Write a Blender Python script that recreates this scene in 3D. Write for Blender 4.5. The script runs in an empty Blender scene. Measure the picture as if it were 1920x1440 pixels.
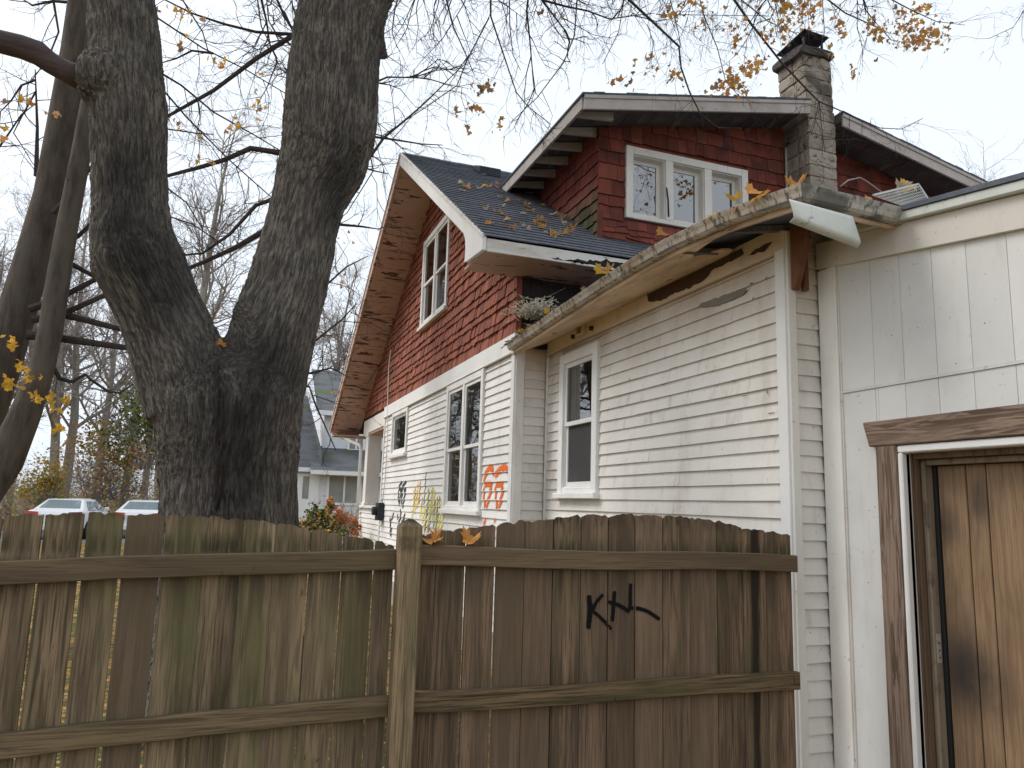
import bpy, math, random
import numpy as np
from mathutils import Vector, Matrix

# ------------------------------------------------------------------ camera, sky, sun, exposure
sc = bpy.context.scene
COL = sc.collection
F = 1429.0                                     # focal length in pixels of the 1920 px wide photograph
YAW, PIT, ROL = math.radians(20.0), math.radians(9.1), math.radians(1.72)
CAM = np.array([0.0, 0.0, 1.65])
_f = np.array([math.sin(YAW)*math.cos(PIT), math.cos(YAW)*math.cos(PIT), math.sin(PIT)])
_r = np.array([math.cos(YAW), -math.sin(YAW), 0.0])
_u = np.cross(_r, _f)
CR = _r*math.cos(ROL) + _u*math.sin(ROL)
CU = -_r*math.sin(ROL) + _u*math.cos(ROL)
cd = bpy.data.cameras.new('camera')
cam = bpy.data.objects.new('camera', cd)
COL.objects.link(cam)
cd.sensor_width = 36.0
cd.sensor_fit = 'HORIZONTAL'
cd.lens = F/1920*36
cd.clip_start = 0.05
cd.clip_end = 2000
cam.matrix_world = Matrix(((CR[0], CU[0], -_f[0], CAM[0]), (CR[1], CU[1], -_f[1], CAM[1]),
                           (CR[2], CU[2], -_f[2], CAM[2]), (0, 0, 0, 1)))
sc.camera = cam

SUN_AZ, SUN_EL = math.radians(-62), math.radians(50)       # azimuth clockwise from +Y
world = bpy.data.worlds.new('World')
sc.world = world
world.use_nodes = True
wn, wl = world.node_tree.nodes, world.node_tree.links
wn.clear()
sky = wn.new('ShaderNodeTexSky')
sky.sky_type = 'NISHITA'
sky.sun_disc = False
sky.sun_elevation = SUN_EL
sky.sun_rotation = SUN_AZ
sky.air_density = 1.0
sky.dust_density = 6.0
sky.ozone_density = 1.0
hs = wn.new('ShaderNodeHueSaturation')
hs.inputs['Saturation'].default_value = 0.30
mixw = wn.new('ShaderNodeMix')
mixw.data_type = 'RGBA'
mixw.inputs[0].default_value = 0.72            # even cloud cover over the clear sky
mixw.inputs[7].default_value = (7.9, 8.65, 9.5, 1)
bg = wn.new('ShaderNodeBackground')
bg.inputs['Strength'].default_value = 0.095
wo = wn.new('ShaderNodeOutputWorld')
wl.new(sky.outputs[0], hs.inputs['Color'])
wl.new(hs.outputs[0], mixw.inputs[6])
wl.new(mixw.outputs[2], bg.inputs['Color'])
wl.new(bg.outputs[0], wo.inputs[0])

sl = bpy.data.lights.new('sun', 'SUN')
sl.energy = 1.5
sl.angle = math.radians(25)
sl.color = (1.0, 0.965, 0.92)
sun = bpy.data.objects.new('sun', sl)
COL.objects.link(sun)
sd = Vector((math.sin(SUN_AZ)*math.cos(SUN_EL), math.cos(SUN_AZ)*math.cos(SUN_EL), math.sin(SUN_EL)))
sun.rotation_euler = (-sd).to_track_quat('-Z', 'Y').to_euler()
sun.location = sd*60

sc.view_settings.view_transform = 'Standard'
sc.view_settings.look = 'None'
sc.view_settings.exposure = 0.66
sc.view_settings.gamma = 1.0
sc.view_settings.use_curve_mapping = False
sc.render.engine = 'CYCLES'
sc.cycles.use_denoising = True
sc.cycles.max_bounces = 6
sc.cycles.transparent_max_bounces = 12

# ------------------------------------------------------------------ pixel -> place
def ray(x, y):
    return _f + CR*((x-960)/F) - CU*((y-720)/F)
def on(x, y, ax, val):
    d = ray(x, y)
    return CAM + d*((val-CAM[ax])/d[ax])
def depth(p):
    return float((np.asarray(p)-CAM) @ _f)

# ------------------------------------------------------------------ mesh helpers
ORG = {}
class MB:
    def __init__(s):
        s.v, s.f, s.a = [], [], []
    def add(s, vs, fs):
        n = len(s.v)
        s.v.extend([tuple(map(float, p)) for p in vs])
        s.f.extend([tuple(i+n for i in q) for q in fs])
        return s
    def hexa(s, p):          # 8 corners: bottom ring 0-3, top ring 4-7
        return s.add(p, [(0, 3, 2, 1), (4, 5, 6, 7), (0, 1, 5, 4), (1, 2, 6, 5), (2, 3, 7, 6), (3, 0, 4, 7)])
    def box(s, x0, x1, y0, y1, z0, z1):
        return s.hexa([(x0, y0, z0), (x1, y0, z0), (x1, y1, z0), (x0, y1, z0), (x0, y0, z1), (x1, y0, z1), (x1, y1, z1), (x0, y1, z1)])
    def prism(s, poly, vec):  # poly: 3d points, extruded by vec
        n = len(poly)
        vec = np.asarray(vec, float)
        vs = [np.asarray(p, float) for p in poly]
        vs = vs + [p+vec for p in vs]
        fs = [tuple(range(n-1, -1, -1)), tuple(range(n, 2*n))] + [(i, (i+1) % n, n+(i+1) % n, n+i) for i in range(n)]
        return s.add(vs, fs)
    def beam(s, a, b, w, h, up=(0, 0, 1)):
        a, b, up = np.asarray(a, float), np.asarray(b, float), np.asarray(up, float)
        d = b-a
        d /= np.linalg.norm(d)
        sx = np.cross(d, up)
        sx /= np.linalg.norm(sx)
        u2 = np.cross(sx, d)
        q = [(-1, -1), (1, -1), (1, 1), (-1, 1)]
        return s.hexa([a+sx*i*w/2+u2*j*h/2 for i, j in q] + [b+sx*i*w/2+u2*j*h/2 for i, j in q])
    def tube(s, pts, rad, n=6, cap=True):
        P = np.array(pts, float)
        m = len(P)
        rad = np.full(m, rad) if np.isscalar(rad) else np.array(rad, float)
        T = np.empty_like(P)
        T[1:-1] = P[2:]-P[:-2]; T[0] = P[1]-P[0]; T[-1] = P[-1]-P[-2]
        md = np.abs(P[-1]-P[0])
        ref = np.zeros(3); ref[int(np.argmin(md))] = 1.0
        B1 = np.cross(T, ref)
        B1 /= np.maximum(np.sqrt((B1*B1).sum(1)), 1e-9)[:, None]
        B2 = np.cross(T, B1)
        B2 /= np.maximum(np.sqrt((B2*B2).sum(1)), 1e-9)[:, None]
        key = n
        if key not in CS:
            a = 2*math.pi*np.arange(n)/n
            CS[key] = (np.cos(a), np.sin(a))
        ca, sa = CS[key]
        V = P[:, None, :] + (B1[:, None, :]*ca[None, :, None]+B2[:, None, :]*sa[None, :, None])*rad[:, None, None]
        base = len(s.v)
        s.v.extend(V.reshape(-1, 3).tolist())
        for i in range(m-1):
            o = base+i*n
            s.f.extend([(o+k, o+(k+1) % n, o+n+(k+1) % n, o+n+k) for k in range(n)])
        if cap:
            s.f.append(tuple(base+k for k in range(n-1, -1, -1)))
            s.f.append(tuple(base+(m-1)*n+k for k in range(n)))
        return s
CS = {}

def tag(o, label=None, cat=None, group=None, kind=None):
    if label: o['label'] = label
    if cat: o['category'] = cat
    if group: o['group'] = group
    if kind: o['kind'] = kind
    return o
def thing(name, loc, label, cat, group=None):
    o = bpy.data.objects.new(name, None)
    o.empty_display_size = .2
    COL.objects.link(o)
    o.location = loc
    ORG[o.name] = np.array(loc, float)
    return tag(o, label, cat, group)
def obj(name, mb, mat, parent=None, smooth=False, origin=None):
    """one mesh object; vertices of mb are world coordinates"""
    if parent is not None:
        org = ORG[parent.name]
    else:
        org = np.array(origin if origin is not None else (0, 0, 0), float)
    v = np.array(mb.v, float).reshape(-1, 3) - org
    me = bpy.data.meshes.new(name)
    me.from_pydata(v.tolist(), [], mb.f)
    me.materials.append(mat)
    if smooth:
        me.polygons.foreach_set('use_smooth', [True]*len(me.polygons))
    me.update()
    o = bpy.data.objects.new(name, me)
    COL.objects.link(o)
    if parent is not None:
        o.parent = parent
    else:
        o.location = org
    ORG[o.name] = org
    return o
def bevel(o, w=.004, seg=1):
    m = o.modifiers.new('bevel', 'BEVEL')
    m.width = w
    m.segments = seg
    m.limit_method = 'ANGLE'
    return o
def dup(o, parent=None):
    c = o.copy()
    COL.objects.link(c)
    if parent is not None: c.parent = parent
    for ch in o.children: dup(ch, c)
    return c

class Wall:
    """flat frame: u along the wall, n out of it, z up"""
    def __init__(s, ax, val): s.ax, s.val = ax, val
    def P(s, u, n, z):
        return (s.val-n, u, z) if s.ax == 0 else (u, s.val-n, z)
    def box(s, mb, u0, u1, n0, n1, z0, z1):
        q = [(u0, n0, z0), (u1, n0, z0), (u1, n1, z0), (u0, n1, z0), (u0, n0, z1), (u1, n0, z1), (u1, n1, z1), (u0, n1, z1)]
        return mb.hexa([s.P(*p) for p in q])
    def lap(s, mb, u0, u1, z0, z1, nb, nt, th=.012, dz0=0., dz1=0.):
        """lapped board: bottom edge stands out by nb, top by nt"""
        q = [(u0, nb-th, z0+dz0), (u1, nb-th, z0+dz1), (u1, nb, z0+dz1), (u0, nb, z0+dz0),
             (u0, nt-th, z1), (u1, nt-th, z1), (u1, nt, z1), (u0, nt, z1)]
        return mb.hexa([s.P(*p) for p in q])

def split_u(u0, u1, z0, z1, holes):
    segs = [(u0, u1)]
    zc = (z0+z1)/2
    for h in holes:
        if h[2] < zc < h[3]:
            out = []
            for a, b in segs:
                if h[1] <= a or h[0] >= b: out.append((a, b))
                else:
                    if h[0]-a > .02: out.append((a, h[0]))
                    if b-h[1] > .02: out.append((h[1], b))
            segs = out
    return segs

# numpy value noise -------------------------------------------------
def _hash(i, j, k):
    h = (i*374761393 + j*668265263 + k*2147483647 + 1013904223) & 0xffffffff
    h = ((h ^ (h >> 13))*1274126177) & 0xffffffff
    h = ((h ^ (h >> 16))*2246822519) & 0xffffffff
    return ((h ^ (h >> 15)) & 0xffffff)/float(0xffffff)
def vnoise(P):
    P = np.asarray(P, float)
    I = np.floor(P).astype(np.int64)
    f = P-I
    f = f*f*(3-2*f)
    r = 0
    for a in (0, 1):
        for b in (0, 1):
            for c in (0, 1):
                w = (f[:, 0] if a else 1-f[:, 0])*(f[:, 1] if b else 1-f[:, 1])*(f[:, 2] if c else 1-f[:, 2])
                r = r + w*_hash(I[:, 0]+a, I[:, 1]+b, I[:, 2]+c)
    return r

# ------------------------------------------------------------------ materials
def mat(name, base, layers=(), rough=.8, bump=(), spec=.3, rnd=0., offset=True, hue=None, metal=0., attr=None, tint=None, island=False):
    """procedural surface: base colour, noise layers mixed over it, bump, per-object brightness spread.
    layer: (scale xyz, detail, lo, hi, colour, amount[, extra])"""
    m = bpy.data.materials.new(name)
    m.use_nodes = True
    nt = m.node_tree
    N, L = nt.nodes, nt.links
    bs = N['Principled BSDF']
    bs.inputs['Roughness'].default_value = rough
    bs.inputs['Metallic'].default_value = metal
    bs.inputs['Specular IOR Level'].default_value = spec
    if attr:
        pos = N.new('ShaderNodeAttribute'); pos.attribute_name = attr; pv = pos.outputs['Vector']
    else:
        pos = N.new('ShaderNodeNewGeometry'); pv = pos.outputs['Position']
    oi_ = N.new('ShaderNodeObjectInfo')
    class oi: pass
    if island:
        gi = N.new('ShaderNodeNewGeometry'); fa = N.new('ShaderNodeMath'); fa.operation = 'ADD'; fr_ = N.new('ShaderNodeMath'); fr_.operation = 'FRACT'
        L.new(oi_.outputs['Random'], fa.inputs[0]); L.new(gi.outputs['Random Per Island'], fa.inputs[1]); L.new(fa.outputs[0], fr_.inputs[0])
        oi.outputs = {'Random': fr_.outputs[0]}
    else:
        oi.outputs = {'Random': oi_.outputs['Random']}
    if offset:
        off = N.new('ShaderNodeVectorMath'); off.operation = 'MULTIPLY_ADD'
        off.inputs[1].default_value = (1, 1, 1)
        sc_ = N.new('ShaderNodeMath'); sc_.operation = 'MULTIPLY'; sc_.inputs[1].default_value = 37.0
        L.new(oi.outputs['Random'], sc_.inputs[0])
        L.new(pv, off.inputs[0]); L.new(sc_.outputs[0], off.inputs[2])
        pv2 = off.outputs[0]
    else:
        pv2 = pv
    def noise(scale, detail, dist=0., typ='noise', vec=None):
        vm = N.new('ShaderNodeVectorMath'); vm.operation = 'MULTIPLY'
        vm.inputs[1].default_value = scale if hasattr(scale, '__len__') else (scale,)*3
        L.new(vec if vec is not None else pv2, vm.inputs[0])
        if typ == 'voronoi':
            t = N.new('ShaderNodeTexVoronoi'); t.inputs['Scale'].default_value = 1
            L.new(vm.outputs[0], t.inputs['Vector'])
            return t.outputs['Distance']
        t = N.new('ShaderNodeTexNoise'); t.inputs['Scale'].default_value = 1
        t.inputs['Detail'].default_value = detail
        t.inputs['Roughness'].default_value = .6
        t.inputs['Distortion'].default_value = dist
        L.new(vm.outputs[0], t.inputs['Vector'])
        return t.outputs[0]
    def ramp(sock, lo, hi):
        r = N.new('ShaderNodeMapRange')
        r.interpolation_type = 'SMOOTHSTEP'
        r.inputs[1].default_value = lo; r.inputs[2].default_value = hi
        L.new(sock, r.inputs[0])
        return r.outputs[0]
    rgb = N.new('ShaderNodeRGB'); rgb.outputs[0].default_value = (*base, 1)
    colr = rgb.outputs[0]
    for ly in layers:
        scale, det, lo, hi, c, amt = ly[:6]
        ex = ly[6] if len(ly) > 6 else {}
        s = ramp(noise(scale, det, ex.get('dist', 0.), ex.get('typ', 'noise'), pv if ex.get('world') else None), lo, hi)
        for g in ex.get('range', ()):          # (axis, v0, v1): grows from v0 to v1 in world coordinates
            sx = N.new('ShaderNodeSeparateXYZ')
            gp = N.new('ShaderNodeNewGeometry')
            L.new(gp.outputs['Position'], sx.inputs[0])
            rr = ramp(sx.outputs[g[0]], g[1], g[2])
            mm = N.new('ShaderNodeMath'); mm.operation = 'MULTIPLY'
            L.new(s, mm.inputs[0]); L.new(rr, mm.inputs[1]); s = mm.outputs[0]
        for g in ex.get('ball', ()):           # stain of its own place: centre, radius, squash
            gp = N.new('ShaderNodeNewGeometry')
            sb = N.new('ShaderNodeVectorMath'); sb.operation = 'SUBTRACT'; sb.inputs[1].default_value = g[0]
            sq = N.new('ShaderNodeVectorMath'); sq.operation = 'MULTIPLY'; sq.inputs[1].default_value = g[2]
            ln = N.new('ShaderNodeVectorMath'); ln.operation = 'LENGTH'
            L.new(gp.outputs['Position'], sb.inputs[0]); L.new(sb.outputs[0], sq.inputs[0]); L.new(sq.outputs[0], ln.inputs[0])
            rr = ramp(ln.outputs['Value'], g[1], g[1]*.15)
            mm = N.new('ShaderNodeMath'); mm.operation = 'MULTIPLY'
            L.new(s, mm.inputs[0]); L.new(rr, mm.inputs[1]); s = mm.outputs[0]
        ma = N.new('ShaderNodeMath'); ma.operation = 'MULTIPLY'; ma.inputs[1].default_value = amt
        L.new(s, ma.inputs[0])
        mx = N.new('ShaderNodeMix'); mx.data_type = 'RGBA'
        mx.inputs[7].default_value = (*c, 1)
        L.new(ma.outputs[0], mx.inputs[0]); L.new(colr, mx.inputs[6]); colr = mx.outputs[2]
    if tint:                                    # per-object mix to another colour of the same kind of piece
        w = N.new('ShaderNodeTexWhiteNoise'); w.noise_dimensions = '1D'
        L.new(oi.outputs['Random'], w.inputs['W'])
        ma = N.new('ShaderNodeMath'); ma.operation = 'MULTIPLY'; ma.inputs[1].default_value = tint[1]
        L.new(w.outputs['Value'], ma.inputs[0])
        mx = N.new('ShaderNodeMix'); mx.data_type = 'RGBA'
        mx.inputs[7].default_value = (*tint[0], 1)
        L.new(ma.outputs[0], mx.inputs[0]); L.new(colr, mx.inputs[6]); colr = mx.outputs[2]
    if rnd:
        hv = N.new('ShaderNodeHueSaturation')
        mr = N.new('ShaderNodeMapRange'); mr.inputs[3].default_value = 1-rnd; mr.inputs[4].default_value = 1+rnd
        L.new(oi.outputs['Random'], mr.inputs[0]); L.new(mr.outputs[0], hv.inputs['Value'])
        L.new(colr, hv.inputs['Color']); colr = hv.outputs[0]
    L.new(colr, bs.inputs['Base Color'])
    prev = None
    for b in bump:
        scale, det, st, dist = b[:4]
        bp = N.new('ShaderNodeBump'); bp.inputs['Strength'].default_value = st; bp.inputs['Distance'].default_value = dist
        L.new(noise(scale, det, b[4] if len(b) > 4 else 0.), bp.inputs['Height'])
        if prev: L.new(prev, bp.inputs['Normal'])
        prev = bp.outputs[0]
    if prev: L.new(prev, bs.inputs['Normal'])
    return m

M = {}
DIRT = (.30, .21, .13)
def paint(name, base, dirt=.5, zt=None, spec=.25):
    ly = [((1.5, 1.5, 1.5), 4, .40, .75, tuple(c*.84 for c in base), .7, {'world': 1}),
          ((9, 9, 2.2), 5, .52, .80, (.36, .28, .20), .55*dirt),
          ((3, 3, .7), 5, .55, .80, (.42, .33, .25), .6*dirt, {'world': 1}),
          ((30, 30, 30), 3, .66, .74, (.22, .17, .12), .8*dirt),
          ((60, 60, 14), 3, .70, .76, (.12, .10, .08), .7*dirt)]
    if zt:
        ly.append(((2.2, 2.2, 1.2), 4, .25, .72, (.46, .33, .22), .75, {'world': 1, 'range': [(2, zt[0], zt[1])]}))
    return mat(name, base, ly, rough=.62, spec=spec, rnd=.05, bump=[((70, 70, 12), 3, .25, .003), ((12, 12, 12), 3, .2, .004)])
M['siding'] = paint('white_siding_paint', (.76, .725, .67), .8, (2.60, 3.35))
M['siding_house'] = paint('white_siding_paint_cleaner', (.79, .765, .73), .5)
M['trim'] = paint('white_trim_paint', (.78, .75, .70), .55)
M['trim_clean'] = paint('white_window_paint', (.80, .785, .76), .30)
M['panel'] = paint('white_panel_paint', (.66, .645, .615), .42)
M['frieze'] = paint('tan_stained_paint', (.74, .60, .46), .7)
M['panel_frieze'] = paint('dirty_frieze_paint', (.64, .59, .53), .9)
M['soffit_tan'] = mat('tan_soffit_paint', (.72, .55, .40), [((4, 1.2, 4), 4, .4, .7, (.36, .24, .16), .8), ((25, 6, 25), 4, .62, .7, (.16, .10, .07), .8)], rough=.8, bump=[((30, 6, 30), 3, .3, .004)])
M['soffit_pink'] = mat('peeling_pink_brown_soffit_paint', (.54, .37, .31), [((1.5, 1.5, 1.5), 4, .35, .7, (.44, .29, .24), .8), ((2.2, 5, 24), 4, .57, .61, (.060, .034, .028), .92, {'dist': .6}), ((2, 3, 10), 3, .60, .72, (.13, .07, .055), .6)], rough=.85, bump=[((3, 5, 24), 3, .4, .006)])
M['soffit_dark'] = mat('shade_toned_soffit_boards', (.13, .115, .105), [((3, 3, 3), 4, .35, .7, (.07, .06, .065), .8), ((14, 3, 14), 4, .58, .66, (.22, .19, .17), .6)], rough=.9, bump=[((20, 5, 20), 3, .5, .006)])  # dark tone carries the shadow under the dormer, over peeling boards
M['fascia_grey'] = mat('weathered_grey_white_fascia', (.50, .46, .43), [((3, 3, 3), 4, .35, .7, (.38, .33, .30), .8), ((9, 9, 60), 4, .64, .68, (.15, .12, .11), .8)], rough=.75, bump=[((8, 8, 60), 3, .3, .004)])
M['fascia_white'] = mat('peeling_white_fascia', (.68, .65, .60), [((2, 2, 6), 4, .45, .7, (.50, .44, .36), .7), ((5, 5, 30), 4, .63, .67, (.16, .11, .08), .8)], rough=.7, bump=[((8, 8, 40), 3, .3, .004)])
RED1, RED2 = (.268, .092, .060), (.125, .047, .036)
def redm(name, base, dark, extra=(), tn=.45):
    return mat(name, base, [((28, 28, 3), 4, .40, .70, dark, .75), ((90, 90, 6), 3, .55, .75, tuple(c*.45 for c in dark), .6), ((1.3, 1.3, 1.3), 3, .45, .75, tuple(c*.75 for c in base), .7, {'world': 1})] + list(extra),
               rough=.78, spec=.2, rnd=.26, bump=[((110, 110, 7), 3, .5, .004), ((30, 30, 30), 2, .2, .003)], tint=((.37, .125, .068), tn), island=True)
M['red'] = redm('red_brown_cedar_shingle', RED1, RED2)
MOSS = [((6, 6, 6), 4, .28, .50, (.036, .046, .020), .95, {'world': 1, 'range': [(2, 5.45, 4.95)]})]
M['red_dormer'] = redm('red_brown_dormer_shingle', (.205, .050, .036), (.10, .030, .027), [((5, 5, 5), 4, .42, .66, (.06, .027, .027), .75, {'world': 1})], .25)
M['red_moss'] = redm('mossy_red_shingle', (.20, .05, .036), (.10, .030, .027), MOSS, .05)
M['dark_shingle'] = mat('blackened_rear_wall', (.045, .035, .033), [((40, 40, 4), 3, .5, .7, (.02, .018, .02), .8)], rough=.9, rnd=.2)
M['asphalt_shingle'] = mat('dark_grey_asphalt_shingle', (.115, .125, .152), [((9, 9, 9), 3, .4, .7, (.165, .172, .200), .7), ((180, 180, 180), 2, .4, .7, (.045, .048, .056), .7), ((1.2, 1.2, 1.2), 3, .5, .75, (.055, .058, .066), .6)], rough=.95, spec=.15, rnd=.1, offset=False, bump=[((260, 260, 260), 2, .5, .003)])  # base lightened and blued to carry the sky's reflection
M['asphalt_shingle2'] = mat('grey_mossy_neighbour_shingle', (.13, .135, .145), [((1.5, 1.5, 8), 3, .45, .6, (.09, .095, .10), .7), ((1.1, 1.1, 1.1), 4, .56, .66, (.10, .13, .03), .75)], rough=.95, spec=.1)
M['gutter'] = mat('stained_white_gutter', (.50, .45, .385), [((5, 5, 5), 4, .40, .66, (.40, .30, .21), .85), ((22, 22, 3), 4, .52, .64, (.10, .07, .045), .85), ((60, 60, 5), 4, .58, .68, (.05, .035, .025), .85), ((12, 12, 12), 4, .58, .68, (.10, .08, .06), .8)], rough=.5, spec=.4, bump=[((20, 20, 20), 3, .2, .004)])
M['gutter_dark'] = mat('sooty_mildewed_gutter', (.44, .42, .37), [((7, 7, 7), 5, .38, .58, (.09, .09, .08), .9), ((25, 25, 6), 4, .55, .66, (.05, .05, .045), .8)], rough=.55, spec=.4, offset=False)
M['metal_white'] = mat('chalky_white_sheet_metal', (.58, .59, .545), [((6, 6, 6), 4, .45, .7, (.50, .52, .46), .8), ((18, 18, 18), 4, .62, .7, (.20, .18, .13), .7)], rough=.45, spec=.5)
M['bracket'] = mat('red_brown_stained_lumber', (.19, .075, .040), [((30, 30, 4), 4, .4, .7, (.11, .045, .028), .8), ((4, 4, 2), 3, .45, .7, (.28, .12, .06), .6)], rough=.7, bump=[((80, 80, 6), 3, .3, .003)])
M['bare'] = mat('bare_weathered_brown_wood', (.085, .05, .035), [((6, 40, 40), 4, .4, .7, (.05, .03, .022), .8)], rough=.9, bump=[((6, 60, 60), 3, .4, .003)])
M['bare_grey'] = mat('bare_grey_wood', (.24, .21, .18), [((40, 6, 40), 4, .4, .7, (.15, .13, .11), .8)], rough=.9)
M['black_rot'] = mat('black_rotten_wood', (.020, .018, .018), [((20, 60, 60), 3, .5, .7, (.05, .04, .035), .7)], rough=.95)
def fencewood(name, base, dark, green, ga, axis=2, extra=()):
    s = lambda a, b: tuple(b if i == axis else a for i in range(3))
    return mat(name, base, [
        (s(16, .8), 4, .38, .68, dark, .85),
        (s(8, .5), 4, .46, .72, (base[0]*1.5, base[1]*1.42, base[2]*1.35), .55),
        (s(95, 3.2), 4, .48, .66, tuple(c*.55 for c in dark), .75, {'dist': .4}),
        (s(210, 5), 3, .50, .62, tuple(c*.5 for c in dark), .55),
        (s(34, 1.1), 4, .60, .72, tuple(c*.32 for c in dark), .8),
        (s(3.5, .35), 3, .55, .75, tuple(c*.6 for c in dark), .75),
        (s(3.2, .8), 4, .46, .66, green, ga),
        (s(12, 1.0), 4, .54, .66, tuple(c*.55 for c in green), ga*.8),
        ((26, 26, 9), 3, .70, .76, tuple(c*.3 for c in dark), .8)] + list(extra),
        rough=.82, spec=.2, rnd=.24, tint=((.175, .122, .082), .6),
        bump=[(s(120, 4), 4, .5, .004, .4), (s(30, 1.5), 3, .3, .006)])
FST = [((55, 55, 4), 4, .36, .60, (.040, .042, .016), .9, {'range': [(2, 1.525, 1.455), (2, 1.40, 1.44)]}),
       ((40, 40, 9), 4, .40, .62, (.030, .022, .015), .9, {'range': [(2, 1.53, 1.60)]}),
       ((22, 22, 1.5), 4, .38, .62, (.045, .036, .024), .8, {'range': [(2, 1.12, 1.34), (2, 1.42, 1.38)]}),
       ((22, 22, 1.5), 4, .44, .66, (.050, .046, .020), .8, {'range': [(2, 1.02, .86), (2, .72, .76)]})]
FSTR = FST + [((14, 14, 1.2), 3, .34, .50, (.014, .010, .008), .93, {'world': 1, 'range': [(0, 2.598, 2.622), (0, 2.69, 2.655)]})]
M['fence'] = fencewood('weathered_brown_fence_wood', (.320, .236, .142), (.098, .074, .047), (.112, .110, .045), .8, extra=FST)
M['fence_r'] = fencewood('weathered_dark_brown_fence_wood', (.228, .154, .099), (.075, .052, .037), (.098, .088, .042), .5, extra=FSTR)
M['rail'] = fencewood('damp_dark_fence_rail_wood', (.225, .160, .090), (.055, .039, .025), (.118, .112, .040), .6, axis=0)
M['post'] = fencewood('weathered_fence_post_wood', (.26, .19, .115), (.105, .078, .05), (.12, .112, .046), .5, extra=[((30, 30, 8), 4, .30, .55, (.018, .014, .011), .93, {'range': [(2, 1.535, 1.575)]}), ((8, 8, 6), 4, .35, .6, (.03, .023, .017), .8, {'range': [(2, 1.43, 1.47), (2, 1.52, 1.49)]})])
M['jamb'] = mat('rough_brown_casing_wood', (.265, .190, .140), [((50, 50, 2.2), 4, .42, .60, (.085, .050, .036), .9, {'dist': 1.2}), ((9, 9, .8), 4, .45, .7, (.27, .19, .14), .6), ((22, 22, 8), 3, .71, .77, (.045, .026, .018), .9)], rough=.8, spec=.2, bump=[((70, 70, 3), 4, .5, .004, 1.0)])
M['lintel'] = mat('rough_brown_lintel_wood', (.265, .190, .140), [((50, 2.2, 34), 4, .42, .58, (.085, .050, .036), .9, {'dist': 1.6}), ((9, 1, 9), 4, .45, .7, (.27, .19, .14), .6), ((22, 9, 22), 3, .71, .77, (.045, .026, .018), .9)], rough=.8, spec=.2, bump=[((70, 3, 60), 4, .5, .004, 1.0)])
DSTAIN = [((3, 3, 2), 4, .1, .6, (.03, .026, .025), .9, {'world': 1, 'ball': [((3.46, 2.86, .90), .26, (1, 1, .9))]}),
          ((3, 3, 2), 4, .1, .6, (.03, .026, .025), .75, {'world': 1, 'ball': [((3.46, 2.95, 1.62), .10, (1, 1, .6))]}),
          ((3, 3, 2), 4, .2, .7, (.035, .03, .028), .75, {'world': 1, 'ball': [((3.46, 2.76, 1.74), .12, (1, 1.4, .7))]})]
M['door'] = mat('tan_plywood_door', (.31, .200, .115), [((34, 34, 1.3), 4, .40, .68, (.18, .108, .060), .8, {'dist': 1.5}), ((90, 90, 5), 3, .5, .7, (.13, .07, .04), .5), ((2.2, 2.2, 1.2), 4, .45, .7, (.135, .092, .058), .75)] + DSTAIN, rough=.6, spec=.3, rnd=.12, bump=[((60, 60, 3), 3, .2, .003)])
M['door_frame'] = mat('dirty_tan_door_frame', (.27, .21, .15), [((30, 30, 2), 4, .42, .68, (.17, .125, .085), .8), ((12, 12, 5), 4, .6, .7, (.09, .065, .045), .7)], rough=.75, bump=[((60, 60, 4), 3, .3, .003)])
M['door_reveal'] = mat('brown_jamb_reveal', (.16, .10, .062), [((60, 60, 2), 4, .42, .68, (.06, .04, .028), .85)], rough=.8)
M['steel'] = mat('scuffed_steel_strike_plate', (.52, .48, .42), [((40, 40, 40), 3, .5, .7, (.3, .26, .2), .7)], rough=.45, metal=.3, spec=.5)
M['rubber'] = mat('black_weatherstrip', (.02, .02, .02), rough=.7)
M['chimney'] = mat('patched_chimney_block', (.37, .325, .265), [((5, 5, 5), 5, .45, .68, (.22, .18, .15), .8), ((22, 22, 22), 4, .50, .70, (.36, .30, .235), .6), ((9, 9, 9), 4, .60, .68, (.06, .05, .045), .85), ((2, 2, 2), 3, .45, .6, (.11, .09, .08), .85, {'world': 1, 'range': [(2, 5.8, 6.7)]})], rough=.95, spec=.1, rnd=.15, bump=[((30, 30, 30), 5, .9, .02), ((110, 110, 110), 3, .5, .006)])
M['chimney_top'] = mat('dark_chimney_crown', (.115, .105, .10), [((14, 14, 14), 4, .45, .7, (.06, .055, .055), .8)], rough=.95, spec=.1, bump=[((40, 40, 40), 4, .8, .015)])
M['dark_metal'] = mat('dark_sheet_metal', (.035, .04, .05), [((8, 8, 8), 3, .4, .7, (.06, .06, .065), .7)], rough=.5, metal=.5)
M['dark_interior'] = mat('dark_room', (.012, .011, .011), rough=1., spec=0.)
M['curtain'] = mat('dusty_curtain_fabric', (.80, .78, .76), [((60, 60, 2), 3, .4, .7, (.62, .60, .58), .8)], rough=.9, spec=.05)
M['drape'] = mat('grey_brown_drape_fabric', (.22, .20, .175), [((50, 50, 2), 3, .4, .7, (.13, .12, .105), .8)], rough=.9, spec=.05)
M['screen'] = mat('grey_insect_screen', (.065, .062, .062), [((3, 3, 3), 3, .4, .7, (.09, .086, .084), .7)], rough=.8, spec=.1)
M['straw'] = mat('pale_straw', (.74, .68, .56), [((40, 40, 40), 3, .4, .7, (.5, .42, .3), .7)], rough=.9)
M['grass'] = mat('lawn_with_leaf_litter', (.060, .080, .025), [((.5, .5, .5), 5, .42, .6, (.10, .075, .04), .8), ((5, 5, 5), 4, .47, .60, (.33, .18, .06), .85), ((14, 14, 14), 4, .53, .64, (.50, .32, .12), .75), ((40, 40, 40), 3, .5, .7, (.03, .035, .015), .6)], rough=.95, spec=.1, bump=[((30, 30, 30), 4, .8, .03)])
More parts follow.
